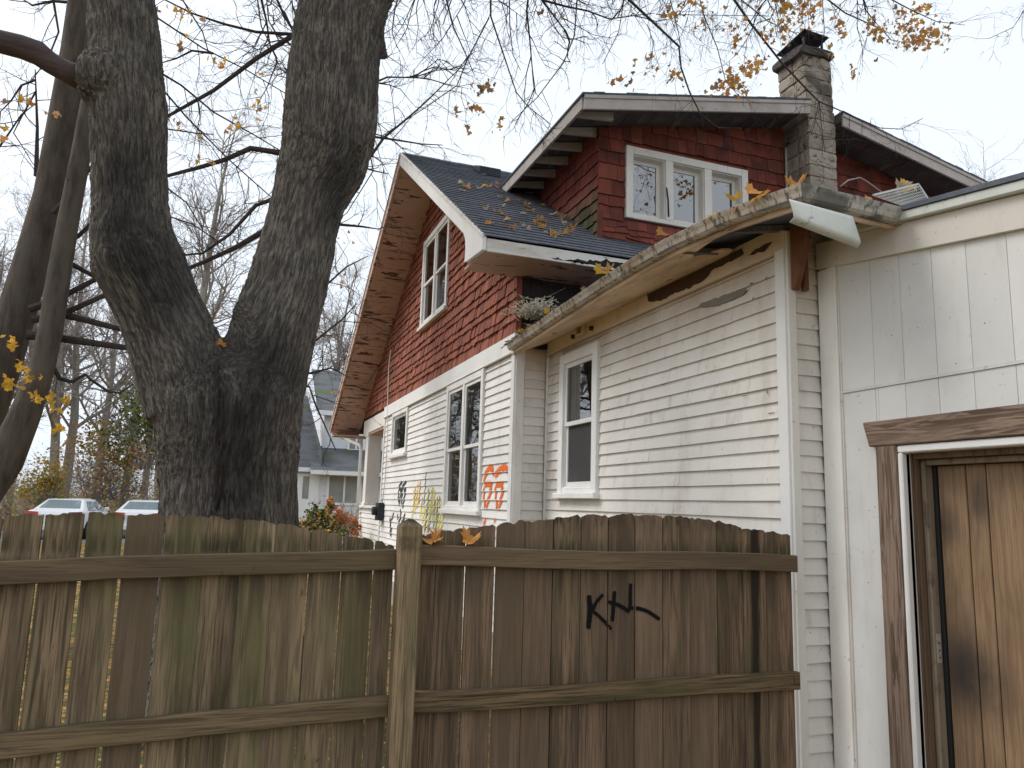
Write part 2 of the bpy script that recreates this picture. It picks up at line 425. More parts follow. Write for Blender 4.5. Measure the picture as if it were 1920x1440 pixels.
M['gravel'] = mat('grey_driveway_gravel', (.18, .175, .165), [((20, 20, 20), 4, .4, .65, (.10, .095, .09), .8)], rough=.95, bump=[((60, 60, 60), 3, .6, .01)])
def glass_mat():
    m = bpy.data.materials.new('old_window_glass')
    m.use_nodes = True
    N, L = m.node_tree.nodes, m.node_tree.links
    N.clear()
    out = N.new('ShaderNodeOutputMaterial'); mx = N.new('ShaderNodeMixShader')
    tr = N.new('ShaderNodeBsdfTransparent'); tr.inputs[0].default_value = (.72, .75, .74, 1)
    gl = N.new('ShaderNodeBsdfGlossy'); gl.inputs['Roughness'].default_value = .015
    fr = N.new('ShaderNodeFresnel'); fr.inputs['IOR'].default_value = 3.6
    no = N.new('ShaderNodeTexNoise'); no.inputs['Scale'].default_value = 2.2
    ge = N.new('ShaderNodeNewGeometry')
    bp = N.new('ShaderNodeBump'); bp.inputs['Strength'].default_value = .06; bp.inputs['Distance'].default_value = .02
    L.new(ge.outputs['Position'], no.inputs['Vector']); L.new(no.outputs[0], bp.inputs['Height']); L.new(bp.outputs[0], gl.inputs['Normal'])
    L.new(fr.outputs[0], mx.inputs[0]); L.new(tr.outputs[0], mx.inputs[1]); L.new(gl.outputs[0], mx.inputs[2]); L.new(mx.outputs[0], out.inputs[0])
    return m
M['glass'] = glass_mat()
def paint_tag(name, c):
    m = bpy.data.materials.new(name)
    m.use_nodes = True
    N, L = m.node_tree.nodes, m.node_tree.links
    bs = N['Principled BSDF']; bs.inputs['Base Color'].default_value = (*c, 1); bs.inputs['Roughness'].default_value = .85; bs.inputs['Specular IOR Level'].default_value = .04
    at = N.new('ShaderNodeAttribute'); at.attribute_name = 'cover'
    no = N.new('ShaderNodeTexNoise'); no.inputs['Scale'].default_value = 45; no.inputs['Detail'].default_value = 4
    ge = N.new('ShaderNodeNewGeometry'); L.new(ge.outputs['Position'], no.inputs['Vector'])
    ad = N.new('ShaderNodeMath'); ad.operation = 'ADD'
    sb = N.new('ShaderNodeMath'); sb.operation = 'MULTIPLY_ADD'; sb.inputs[1].default_value = .9; sb.inputs[2].default_value = -.45
    L.new(no.outputs[0], sb.inputs[0]); L.new(at.outputs['Fac'], ad.inputs[0]); L.new(sb.outputs[0], ad.inputs[1])
    mr = N.new('ShaderNodeMapRange'); mr.interpolation_type = 'SMOOTHSTEP'; mr.inputs[1].default_value = .08; mr.inputs[2].default_value = .5
    L.new(ad.outputs[0], mr.inputs[0]); L.new(mr.outputs[0], bs.inputs['Alpha'])
    return m
def leafm(name, c, c2):
    m = mat(name, c, [((30, 30, 30), 3, .4, .7, c2, .7)], rough=.6, spec=.2, rnd=.25)
    N, L = m.node_tree.nodes, m.node_tree.links
    bs = N['Principled BSDF']
    tr = N.new('ShaderNodeBsdfTranslucent'); mx = N.new('ShaderNodeMixShader'); mx.inputs[0].default_value = .45
    cs = bs.inputs['Base Color'].links[0].from_socket
    L.new(cs, tr.inputs[0]); out = [n for n in N if n.type == 'OUTPUT_MATERIAL'][0]
    L.new(bs.outputs[0], mx.inputs[1]); L.new(tr.outputs[0], mx.inputs[2]); L.new(mx.outputs[0], out.inputs[0])
    return m
M['leaf_o'] = leafm('orange_maple_leaf', (.64, .33, .10), (.52, .23, .07))
M['leaf_y'] = leafm('yellow_maple_leaf', (.62, .38, .05), (.48, .24, .04))
M['leaf_b'] = leafm('brown_maple_leaf', (.42, .26, .15), (.30, .17, .09))
M['leaf_t'] = leafm('pale_tan_dead_leaf', (.50, .40, .30), (.36, .26, .17))
M['leaf_g'] = leafm('green_leaf', (.07, .13, .035), (.04, .08, .02))
M['leaf_yg'] = leafm('yellow_green_leaf', (.26, .25, .055), (.17, .19, .04))
M['leaf_r'] = leafm('coral_red_leaf', (.50, .13, .08), (.38, .09, .05))
# ------------------------------------------------------------------ ground
rng = random.Random(7)
g = MB()
GN = 40
for i in range(GN+1):
    for j in range(GN+1):
        x, y = -300+600*i/GN, -60+600*j/GN
        g.v.append((x, y, 0.))
for i in range(GN):
    for j in range(GN):
        a = i*(GN+1)+j
        g.f.append((a, a+GN+1, a+GN+2, a+1))
tag(obj('ground', g, M['grass']), kind='structure')

# ------------------------------------------------------------------ the house
XH, YR, YF, XEND = 2.70, 7.33, 14.48, 9.90      # gable wall plane, rear wall, front wall, far side
RY, RZ, SR, SF = 11.07, 7.035, .637, .546       # ridge, slopes of the rear and front roof
EY, EZ, FY = 6.64, 4.21, 17.76                  # rear eave, front eave
XO = 2.10                                       # outer edge of the gable overhang
YP = 16.90                                      # porch front
def roofz(y): return RZ-SR*(RY-y) if y < RY else RZ-SF*(y-RY)
house = thing('house', (6.0, 11.0, 0), 'weathered white clapboard house with red shingled gable, dormer and graffiti', 'house')
HW = Wall(0, XH)
RW = Wall(1, YR)
XE, YE = 3.06, 3.62                             # rear wing: side wall plane and rear corner
EW = Wall(0, XE)
ER = Wall(1, YE)

def wall_cells(u0, u1, z0, z1, holes):
    us = sorted({u0, u1, *[h[0] for h in holes], *[h[1] for h in holes]})
    zs = sorted({z0, z1, *[h[2] for h in holes], *[h[3] for h in holes]})
    for a, b in zip(us, us[1:]):
        for c, d in zip(zs, zs[1:]):
            um, zm = (a+b)/2, (c+d)/2
            if not any(h[0] < um < h[1] and h[2] < zm < h[3] for h in holes):
                yield a, b, c, d

def window(parent, W, u0, u1, z0, z1, lights=1, cas=.10, mull=.09, sill=True, sashes=True, screen=(), curtain=None, trim=None, depthn=.05, proud=.034, head=0., name='window', rail=.5, sw=.035):
    """casing with sashes; u0..u1, z0..z1 = outside of the casing"""
    tr = trim or M['trim_clean']
    mb = MB()
    W.box(mb, u0, u0+cas, -.02, proud, z0, z1)
    W.box(mb, u1-cas, u1, -.02, proud, z0, z1)
    W.box(mb, u0+cas, u1-cas, -.02, proud-.003, z1-cas, z1)
    W.box(mb, u0+cas, u1-cas, -.02, proud-.006, z0, z0+.05)
    wu = (u1-u0-2*cas-mull*(lights-1))/lights
    for k in range(1, lights):
        a = u0+cas+k*wu+(k-1)*mull
        W.box(mb, a, a+mull, -.02, proud-.004, z0+.05, z1-cas)
    w = bevel(obj(name, mb, tr, parent), .004)
    if head:
        m2 = MB(); W.box(m2, u0-.02, u1+.02, 0, proud+.03, z1, z1+head); obj('head_cap', m2, tr, w)
    if sill:
        m2 = MB(); W.box(m2, u0-.03, u1+.03, -.02, proud+.035, z0-.055, z0-.001); bevel(obj('sill', m2, tr, w), .006)
    zb, zt = z0+.05, z1-cas
    zm = zb+(zt-zb)*rail
    for k in range(lights):
        a = u0+cas+k*(wu+mull); b = a+wu
        m2 = MB()                                  # reveals of the opening
        W.box(m2, a, a+.012, -depthn-.05, -.0, zb, zt); W.box(m2, b-.012, b, -depthn-.05, -.0, zb, zt)
        W.box(m2, a+.012, b-.012, -depthn-.05, -.0, zt-.012, zt); W.box(m2, a+.012, b-.012, -depthn-.05, -.0, zb, zb+.012)
        obj('reveal', m2, tr, w)
        parts = [(zm-.015, zt-.012, -depthn+.02), (zb+.012, zm+.02, -depthn)] if sashes else [(zb+.012, zt-.012, -depthn)]
        for i, (za, zc, n) in enumerate(parts):
            m2 = MB(); s = sw
            W.box(m2, a+.012, a+.012+s, n-.03, n, za, zc); W.box(m2, b-.012-s, b-.012, n-.03, n, za, zc)
            W.box(m2, a+.012+s, b-.012-s, n-.03, n-.002, zc-s, zc); W.box(m2, a+.012+s, b-.012-s, n-.03, n-.002, za, za+s*1.2)
            bevel(obj('sash', m2, tr, w), .003)
            m2 = MB()
            isscr = (k, i) in screen
            if isscr: W.box(m2, a+.012+s, b-.012-s, n-.018, n-.013, za+s*1.2, zc-s)
            else:
                q4 = [W.P(a+.012+s, n-.014, za+s*1.2), W.P(b-.012-s, n-.014, za+s*1.2), W.P(b-.012-s, n-.014, zc-s), W.P(a+.012+s, n-.014, zc-s)]
                m2.add(q4 if W.ax == 1 else q4[::-1], [(0, 1, 2, 3)])
            obj('insect_screen' if isscr else 'pane', m2, M['screen'] if isscr else M['glass'], w)
        if curtain:
            cm, f0, f1 = curtain
            for (c0, c1) in ((f0, f1),):
                m2 = MB(); n_ = 28
                for q in range(n_+1):
                    uu = a+(b-a)*(c0+(c1-c0)*q/n_)
                    nn = -depthn-.13+.018*math.sin(q*1.25+k)
                    m2.v += [W.P(uu, nn, zb), W.P(uu, nn+.01*math.sin(q*2.), zt)]
                m2.f = [(2*q, 2*q+2, 2*q+3, 2*q+1) for q in range(n_)]
                obj('curtain', m2, M[cm], w, smooth=True)
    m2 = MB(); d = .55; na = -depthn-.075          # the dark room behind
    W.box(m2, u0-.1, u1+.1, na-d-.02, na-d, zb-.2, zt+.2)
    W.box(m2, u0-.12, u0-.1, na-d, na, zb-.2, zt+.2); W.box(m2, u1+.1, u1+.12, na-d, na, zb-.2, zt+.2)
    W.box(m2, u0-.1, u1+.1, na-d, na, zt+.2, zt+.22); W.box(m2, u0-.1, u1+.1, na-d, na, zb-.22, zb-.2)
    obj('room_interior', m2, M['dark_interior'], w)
    return w

def siding(parent, W, u0, u1, z0, z1, exp, holes, m, seed, zphase=0., ragged=0.):
    r = random.Random(seed)
    z = z0+zphase
    while z < z1-.02:
        e = exp*r.uniform(.97, 1.03)
        zt = min(z+e+.02, z1)
        for a, b in split_u(u0, u1, z, min(z+e, z1), holes):
            L = b-a
            cuts = [a]
            if L > 2.2: cuts.append(a+L*r.uniform(.15, .85))
            cuts.append(b)
            for c, d in zip(cuts, cuts[1:]):
                mb = MB()
                nseg = max(1, int((d-c)/.45))
                prev = None
                us = [c+.001+(d-c-.002)*i/nseg for i in range(nseg+1)]
                prof = []
                j0 = [r.gauss(0, .0016) for _ in us]; j1 = [r.gauss(0, .0012) for _ in us]
                for q, uu in enumerate(us):
                    base = len(mb.v)
                    mb.v += [W.P(uu, -.022, z+j0[q]), W.P(uu, j1[q], z+j0[q]), W.P(uu, -.0205, zt), W.P(uu, -.030, zt)]
                for q in range(nseg):
                    A, B = q*4, q*4+4
                    for i in range(4):
                        i2 = (i+1) % 4
                        mb.f.append((A+i, A+i2, B+i2, B+i))
                mb.f += [(3, 2, 1, 0), tuple(nseg*4+i for i in range(4))]
                obj('siding_board', mb, m, parent)
        z += e

# --- gable wall, lower part
hd = (8.345, 9.95, 1.585, 3.235)                # double window
hs_ = (12.40, 13.67, 2.47, 3.235)               # small window
hu = (10.215, 11.80, 4.43, 5.88)                # upper double window
def ins(h, c=.10): return (h[0]+c, h[1]-c, h[2]+.05, h[3]-c)
mb = MB()
for a, b, c, d in wall_cells(YR+.02, YF, 0.3, 3.46, [ins(hd), ins(hs_, .08)]):
    HW.box(mb, a, b, -.12, -.03, c, d)
gw = obj('gable_wall', mb, M['siding_house'], house)
siding(gw, HW, YR+.10, YF-.08, .35, 3.24, .0975, [hd, hs_], M['siding_house'], 3)
for y0_, y1_ in ((YR, YR+.10), (YF-.08, YF)):
    mb = MB(); HW.box(mb, y0_, y1_, -.05, .012, .3, 3.245); bevel(obj('corner_board', mb, M['trim_clean'], gw))
mb = MB(); HW.box(mb, YR, YF, -.05, .02, 3.247, 3.448); HW.box(mb, YR, YF, .0, .034, 3.238, 3.2465); bevel(obj('frieze_band', mb, M['trim_clean'], gw))
mb = MB(); HW.box(mb, YR+.02, YF-.02, -.2, .03, 0, .34); obj('foundation', mb, M['chimney'], gw)
mb = MB(); RW.box(mb, XH+.02, 3.4, -.12, -.03, .3, 4.1); obj('rear_wall_stub', mb, M['siding'], house)
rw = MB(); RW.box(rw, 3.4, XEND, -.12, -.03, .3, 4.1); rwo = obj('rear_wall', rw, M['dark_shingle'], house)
siding(gw, RW, XH+.10, XE-.02, .35, 3.30, .0965, [], M['siding'], 5)
mb = MB(); RW.box(mb, XH+.003, XH+.10, -.05, .012, .3, 3.30); bevel(obj('corner_board', mb, M['trim'], gw))
# --- upper gable: backing, shingles
mb = MB()
def gable_strip(y0, y1, zlo, zhi_fn=None):
    ys = [y0, y1] if not (y0 < RY < y1) else [y0, RY, y1]
    poly = [(XH+.03, y0, zlo), (XH+.03, y1, zlo)] + [(XH+.03, y, roofz(y)-.2) for y in reversed(ys)]
    mb.prism(poly, (.09, 0, 0))
hi_ = ins(hu)
gable_strip(YR+.02, hi_[0], 3.46); gable_strip(hi_[1], YP, 3.46)
gable_strip(hi_[0], hi_[1], hi_[3])
HW.box(mb, hi_[0], hi_[1], -.12, -.03, 3.46, hi_[2])
ug = obj('upper_gable_wall', mb, M['red'], house)
rs = random.Random(11)
pieces = []
z, k = 3.452, 0
while z < 6.9:
    e = .148 if k % 2 == 0 else .094
    # run of the course under the roof
    ya = YR if z < EZ else YR
    y = YR+.002
    y1 = min(YP, RY+(RZ-.22-z)/SF)
    y0 = max(YR+.002, RY-(RZ-.22-z)/SR)
    y = y0
    while y < y1:
        w = rs.uniform(.065, .155)
        yb = min(y+w, y1)
        for a, b in split_u(y, yb, z, z+e, [hu]):
            pieces.append((a+.003, b-.003, z+rs.gauss(0, .006), min(z+e+.025, roofz((a+b)/2)-.1), rs.uniform(-.006, .006)))
        y = yb
    z += e; k += 1
pieces.sort(key=lambda p: p[0])
big = MB()
for i, (a, b, zb, zt, dn) in enumerate(pieces):
    t = big if i >= 90 else MB()
    HW.lap(t, a, b, zb, zt, .008+dn, -.018+dn, .020)
    if i < 90: obj('shingle', t, M['red'], ug)
# shingles beyond the nearest ones: grouped by tone so that the field is not one colour
tag(obj('shingle_field', big, M['red_field'] if 'red_field' in M else M['red'], ug), kind='stuff')
mb = MB(); HW.box(mb, YR-.004, YR+.0015, -.05, .012, 3.45, 4.08); obj('corner_strip', mb, M['red'], ug)

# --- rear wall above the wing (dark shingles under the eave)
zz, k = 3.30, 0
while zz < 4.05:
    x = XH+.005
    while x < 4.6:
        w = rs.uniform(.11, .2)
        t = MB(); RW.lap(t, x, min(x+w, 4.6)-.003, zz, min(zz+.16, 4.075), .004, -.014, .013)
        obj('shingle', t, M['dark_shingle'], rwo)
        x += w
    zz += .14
# --- windows of the gable wall
window(house, HW, *hd, lights=2, screen=(), curtain=('drape', 0., .55), rail=.47, cas=.085, mull=.08, depthn=.012, proud=.024)
window(house, HW, *hs_, lights=1, cas=.07, sashes=False, curtain=None, depthn=.010, proud=.024)
window(house, HW, *hu, lights=2, sill=True, screen=(), curtain=('curtain', 0., 1.), rail=.48, head=0, cas=.085, mull=.08, depthn=.012, proud=.024)
# --- porch
mb = MB(); HW.box(mb, YF, YP, -.20, .0, 3.10, 3.40); bevel(obj('porch_beam', mb, M['trim'], house), .006)
mb = MB(); mb.box(XH+.02, 9.8, YF+.02, YP-.05, 3.06, 3.10); obj('porch_ceiling', mb, M['soffit_pink'], house)
def pillar(x0, y0):
    m = MB(); m.box(x0, x0+.28, y0, y0+.32, 1.58, 3.10)
    m.box(x0-.02, x0+.30, y0-.02, y0+.34, 3.03, 3.098); m.box(x0-.02, x0+.30, y0-.02, y0+.34, 1.581, 1.64)
    return bevel(obj('porch_pillar', m, M['trim'], house), .006)
pillar(XH+.01, YP-.62); pillar(9.3, YP-.62)
mb = MB(); HW.box(mb, YF+.02, YP, -.16, -.03, .3, 1.50); pk = obj('porch_knee_wall', mb, M['siding_house'], house)
siding(pk, HW, YF+.01, YP-.02, .35, 1.52, .0975, [], M['siding_house'], 9)
mb = MB(); HW.box(mb, YF, YP+.04, -.20, .05, 1.525, 1.575); bevel(obj('porch_cap', mb, M['trim'], house))
mb = MB(); mb.box(XH+.2, XEND, YF, YP-.05, .25, .62); obj('porch_floor', mb, M['bare_grey'], house)
fw = MB(); fw.box(XH+.1, XEND, YF-.1, YF, .3, 3.4); obj('front_wall', fw, M['siding_house'], house)
ew = MB(); ew.prism([(XEND-.1, YR, .3), (XEND-.1, YF, .3), (XEND-.1, YF, 3.5), (XEND-.1, YP, 3.5), (XEND-.1, RY, RZ-.3), (XEND-.1, YR, 4.2)], (.1, 0, 0)); obj('far_gable_wall', ew, M['siding_house'], house)

# --- main roof
XR0, XR1 = XO, XEND+.5
mb = MB()
mb.prism([(XR0+.02, EY+.012, EZ-.055), (XR0+.02, RY, RZ-.05), (XR0+.02, RY, RZ-.20), (XR0+.02, EY+.012, EZ-.155)], (XR1-XR0-.02, 0, 0))
mb.prism([(XR0+.02, RY+.001, RZ-.05), (XR0+.02, FY-.01, roofz(FY)-.05), (XR0+.02, FY-.01, roofz(FY)-.19), (XR0+.02, RY+.001, RZ-.20)], (XR1-XR0-.02, 0, 0))
roof = obj('roof', mb, M['soffit_dark'], house)
def shingle_courses(x0, x1, ya, za, yb, zb, m, parent, seed, tab=.30, exp=.135, name='roof_shingle_courses', crop=None):
    """lapped asphalt courses from the eave (ya,za) up to the ridge (yb,zb)"""
    r = random.Random(seed); mb = MB()
    d = np.array([yb-ya, zb-za]); Ls = float(np.linalg.norm(d)); d = d/Ls
    nrm = np.array([-d[1], d[0]])
    if nrm[1] < 0: nrm = -nrm
    n = int(Ls/exp)+1
    for k in range(n):
        s0 = k*exp; s1 = min(s0+exp+.02, Ls)
        if s1-s0 < .03: continue
        x = x0-r.uniform(0, tab)
        while x < x1:
            xa, xb = max(x, x0), min(x+tab, x1)
            x += tab
            if xb-xa < .01: continue
            h0 = .012+r.uniform(0, .0035); h1 = .001
            j = r.gauss(0, .002)
            q = []
            for s, h in ((s0+j, h0), (s1, h1)):
                for hh in (h-.012 if h == h0 else h-.012, h):
                    c = np.array([ya, za])+d*s+nrm*hh
                    q.append(c)
            a0, a1, b0, b1 = q
            if crop and crop((xa+xb)/2, (a1[0]+b1[0])/2): continue
            g_ = .0015
            mb.hexa([(xa+g_, a0[0], a0[1]), (xb-g_, a0[0], a0[1]), (xb-g_, b0[0], b0[1]), (xa+g_, b0[0], b0[1]),
                     (xa+g_, a1[0], a1[1]), (xb-g_, a1[0], a1[1]), (xb-g_, b1[0], b1[1]), (xa+g_, b1[0], b1[1])])
    return tag(obj(name, mb, m, parent), kind='stuff')
DX0, DX1, DEX0, DEX1, DFY = 3.63, 8.97, 3.20, 9.40, 6.83        # dormer walls, eaves, front overhang
shingle_courses(XR0-.01, XR1, EY-.02, EZ-.03, RY, RZ-.03, M['asphalt_shingle'], roof, 21, crop=lambda x, y: DX0+.1 < x < DX1-.1 and y > YR+.1 and roofz(y) < 6.0)
shingle_courses(XR0-.01, XR1, FY+.02, roofz(FY)-.03, RY, RZ-.03, M['asphalt_shingle'], roof, 22)
mb = MB()
for i in range(28):                                # ridge caps
    x = XR0+i*.3
    mb.prism([(x, RY-.14, RZ-.105+.004*(i % 2)), (x, RY, RZ-.012+.004*(i % 2)), (x, RY+.14, RZ-.092+.004*(i % 2)), (x, RY, RZ-.03)], (.305, 0, 0))
tag(obj('ridge_caps', mb, M['asphalt_shingle'], roof), kind='stuff')
# rake boards with flared bracket ends
mb = MB()
prof = [(EY-.005, EZ-.015), (EY-.005, EZ-.165), (EY+.52, 4.085), (EY+.60, 4.10), (EY+.585, 4.22), (EY+.60, 4.33), (EY+.68, 4.44), (RY, RZ-.235), (RY, RZ-.022)]
mb.prism([(XO-.025, y, z) for y, z in prof], (.04, 0, 0))
bevel(obj('rake_board', mb, M['fascia_rear'] if 'fascia_rear' in M else M['trim_clean'], roof), .004)
mb = MB()
mb.prism([(XO-.025, RY+.001, RZ-.022), (XO-.025, RY+.001, RZ-.235), (XO-.025, FY, roofz(FY)-.20), (XO-.025, FY, roofz(FY)-.02)], (.04, 0, 0))
bevel(obj('rake_board', mb, M['soffit_pink'], roof), .004)
mb = MB()
mb.prism([(XO-.04, RY, RZ-.018), (XO-.04, RY, RZ-.06), (XO-.04, FY+.02, roofz(FY)-.06), (XO-.04, FY+.02, roofz(FY)-.018)], (.014, 0, 0))
obj('drip_edge', mb, M['fascia_white'], roof)
mb = MB()
mb.prism([(XO-.04, EY-.02, EZ-.01), (XO-.04, EY-.02, EZ-.05), (XO-.04, RY, RZ-.06), (XO-.04, RY, RZ-.018)], (.014, 0, 0))
obj('drip_edge', mb, M['fascia_white'], roof)
# rake soffit panels
def soff(ya, yb):
    m = MB(); t = .02
    a, b = (ya, roofz(ya)-.235), (yb, roofz(yb)-.235)
    m.prism([(XO+.016, a[0], a[1]), (XO+.016, b[0], b[1]), (XO+.016, b[0], b[1]-t), (XO+.016, a[0], a[1]-t)], (XH-XO-.02+.03, 0, 0))
    return bevel(obj('soffit_board', m, M['soffit_pink'], roof), .004)
ys = [RY+.003, 12.3, 13.55, 14.9, 16.1, 17.2, FY-.02]
for a, b in zip(ys, ys[1:]): soff(a, b-.012)
ys = [EY+.66, 8.5, 9.8, RY-.003]
for a, b in zip(ys, ys[1:]): soff(a, b-.012)
mb = MB(); mb.box(XO, XH+.3, FY-.5, FY, roofz(FY)-.30, roofz(FY)-.27); obj('eave_return', mb, M['soffit_pink'], roof)
# rear eave: fascia, flat soffit
mb = MB(); mb.box(XO+.016, XR1, EY-.012, EY+.01, EZ-.175, EZ-.045); bevel(obj('fascia_board', mb, M['fascia_white'], roof), .004)
mb = MB(); mb.box(XO+.016, XR1, EY+.011, YR+.03, EZ-.155, EZ-.13); obj('eave_soffit', mb, M['soffit_eave'] if 'soffit_eave' in M else M['soffit_pink'], roof)
def patch(W, pts, n, m, parent, name='bare_wood_patch', jag=.006, seed=0):
    """ragged flat patch where paint is gone"""
    r = random.Random(seed); out = []
    for i, p in enumerate(pts):
        q = pts[(i+1) % len(pts)]
        L = math.hypot(q[0]-p[0], q[1]-p[1]); k = max(1, int(L/.03))
        for j in range(k):
            t = j/k
            out.append((p[0]+(q[0]-p[0])*t+r.gauss(0, jag), p[1]+(q[1]-p[1])*t+r.gauss(0, jag)))
    m2 = MB(); m2.v = [W.P(u, n, z) for u, z in out]; m2.f = [tuple(range(len(out)))]
    return obj(name, m2, m, parent)
patch(Wall(1, EY-.012), [(2.78, 4.06), (3.9, 4.05), (3.9, 4.135), (3.35, 4.115), (3.2, 4.09), (3.0, 4.075)], .002, M['black_rot'], roof, 'rotten_patch', .008, 4)
# roof vent box
c = np.array([3.32, 10.55, roofz(10.55)])
mb = MB(); mb.prism([(c[0]-.17, c[1]-.2, roofz(c[1]-.2)-.02), (c[0]-.17, c[1]+.12, roofz(c[1]+.12)-.02), (c[0]-.17, c[1]+.12, roofz(c[1]+.12)+.06), (c[0]-.17, c[1]-.2, roofz(c[1]-.2)+.12)], (.34, 0, 0))
bevel(obj('roof_vent', mb, M['dark_metal'], roof), .01)
# front gutter and downspout at the porch
zf = roofz(FY)
mb = MB(); mb.prism([(XO-.04, FY+.01, zf-.03), (XO-.04, FY+.12, zf-.03), (XO-.04, FY+.11, zf-.10), (XO-.04, FY+.06, zf-.14), (XO-.04, FY+.01, zf-.14)], (XR1-XO, 0, 0))
gt = obj('front_gutter', mb, M['gutter'], house)
mb = MB(); mb.tube([(XO+.06, FY+.05, zf-.13), (XO+.06, FY+.02, zf-.22), (XH-.1, YP-.20, 2.86), (XH-.07, YP-.22, 2.74), (XH-.07, YP-.22, .1)], .035, 8)
obj('downspout', mb, M['trim'], gt, smooth=True)

# --- dormer
DW = Wall(1, YR); DC = Wall(0, DX0)
dslope = .2
def dz(x): return 5.99+dslope*(min(x, DEX0+DEX1-x)-DEX0)
wd = (3.974, 5.65, 4.925, 5.796)
hwd = (wd[0]+.09, wd[1]-.09, wd[2]+.05, wd[3]-.09)
XM = (DEX0+DEX1)/2
mb = MB()
def dstrip(x0, x1, zl):
    xs = [x0, x1] if not (x0 < XM < x1) else [x0, XM, x1]
    mb.prism([(x0, YR+.03, zl), (x1, YR+.03, zl)] + [(x, YR+.03, dz(x)-.09) for x in reversed(xs)], (0, .09, 0))
dstrip(DX0+.03, hwd[0], 4.5); dstrip(hwd[1], DX1, 4.5); dstrip(hwd[0], hwd[1], hwd[3]); DW.box(mb, hwd[0], hwd[1], -.12, -.03, 4.5, hwd[2])
yb = lambda z: EY+(z-EZ)/SR
mb.prism([(DX0+.03, YR+.03, 4.6), (DX0+.03, 9.6, 6.05), (DX0+.03, 9.6, 6.0), (DX0+.03, YR+.03, 6.0)], (.09, 0, 0))
mb.prism([(DX1-.1, YR+.03, 4.6), (DX1-.1, 9.6, 6.05), (DX1-.1, 9.6, 6.0), (DX1-.1, YR+.03, 6.0)], (.09, 0, 0))
dorm = obj('dormer_wall', mb, M['red_dormer'], house)
courses = [4.58, 4.66, 4.725, 4.80, 4.877, 5.035, 5.161, 5.352, 5.538, 5.693, 5.86, 6.03, 6.20, 6.38]
for z0_, z1_ in zip(courses, courses[1:]):
    x = DX0+.015 if z0_ < 4.87 else DX0+.002
    while x < 8.9:
        w = rs.uniform(.10, .26)
        xb = min(x+w, 8.9)
        for a, b in split_u(x, xb, z0_, z1_, [wd]):
            zt = min(z1_+.03, min(dz(a), dz(b))-.10)
            if zt-z0_ < .04: continue
            wob = .012 if z0_ < 4.87 else .006
            t = MB(); DW.lap(t, a+.002, b-.002, z0_, zt, .006+rs.uniform(-.003, .005), -.014, .014, rs.gauss(0, wob), rs.gauss(0, wob))
            obj('shingle', t, M['red_dormer'], dorm)
        x = xb
cc = [4.6, 4.72, 4.84, 4.97, 5.10, 5.24, 5.38, 5.53, 5.68, 5.83]
for z0_, z1_ in zip(cc, cc[1:]):
    y = YR+.003
    ymax = min(yb(z1_)+.1, 9.4)
    while y < ymax:
        w = rs.uniform(.09, .19)
        t = MB(); DC.lap(t, y+.002, min(y+w, ymax+.05)-.002, z0_, min(z1_+.03, 5.9), .006+rs.uniform(-.002, .004), -.014, .014, rs.gauss(0, .008), rs.gauss(0, .008))
        obj('shingle', t, M['red_moss'], dorm)
        y += w
mb = MB(); mb.box(DX0-.012, DX0+.06, YR-.016, YR-.004, 4.60, 4.98); bevel(obj('corner_strip', mb, M['red_dormer'], dorm))
w3 = window(house, DW, *wd, lights=3, cas=.09, mull=.105, sashes=False, sill=False, depthn=.085, proud=.03, trim=M['trim'], sw=.05)
mb = MB(); p = [on(1250, 352, 1, YR-.04), on(1253, 375, 1, YR-.035), on(1254, 406, 1, YR-.035)]; mb.tube(p, .009, 6); obj('loose_cable', mb, M['rubber'], w3, smooth=True)
# dormer roof
CHX0, CHX1, CHY = 6.25, 6.67, 6.915
mb = MB()
for (xa, xb, ya) in ((DEX0, CHX0-.05, DFY), (CHX0-.05, XM, YR+.08), (XM, CHX1+.01, YR+.08), (CHX1+.01, DEX1, DFY)):
    mb.prism([(xa, ya, dz(xa)-.012), (xb, ya, dz(xb)-.012), (xb, ya, dz(xb)-.075), (xa, ya, dz(xa)-.075)], (0, 10.4-ya, 0))
dr = obj('dormer_roof', mb, M['soffit_dark'], house)
mb = MB()
for (xa, xb, ya) in ((DEX0-.03, CHX0-.05, DFY-.035), (CHX0-.05, XM, YR+.07), (XM, CHX1+.01, YR+.07), (CHX1+.01, DEX1+.03, DFY-.035)):
    n = max(1, int((xb-xa)/.13))
    for i in range(n):
        a, b = xa+(xb-xa)*i/n, xa+(xb-xa)*(i+1)/n
        j = rs.uniform(0, .012)
        mb.prism([(a, ya, dz(a)+.012+j), (b, ya, dz(b)+.012+j), (b, ya, dz(b)-.011), (a, ya, dz(a)-.011)], (0, 10.4-ya, 0))
tag(obj('dormer_shingle_courses', mb, M['asphalt_shingle'], dr), kind='stuff')
def rakeb(xa, xb, m):
    t = MB(); t.prism([(xa, DFY-.02, dz(xa)-.014), (xb, DFY-.02, dz(xb)-.014), (xb, DFY-.02, dz(xb)-.17), (xa, DFY-.02, dz(xa)-.17)], (0, .03, 0))
    o = bevel(obj('rake_board', t, m, dr))
    t = MB(); t.prism([(xa-.005, DFY-.034, dz(xa)-.012), (xb, DFY-.034, dz(xb)-.012), (xb, DFY-.034, dz(xb)-.05), (xa-.005, DFY-.034, dz(xa)-.05)], (0, .013, 0))
    obj('rake_moulding', t, m, dr)
rakeb(DEX0, CHX0-.05, M['fascia_grey']); rakeb(CHX1+.02, DEX1, M['fascia_grey'])
t = MB(); t.box(DEX0-.015, DEX0+.015, DFY+.012, 9.45, dz(DEX0)-.155, dz(DEX0)-.014); obj('eave_fascia', t, M['fascia_grey'], dr)
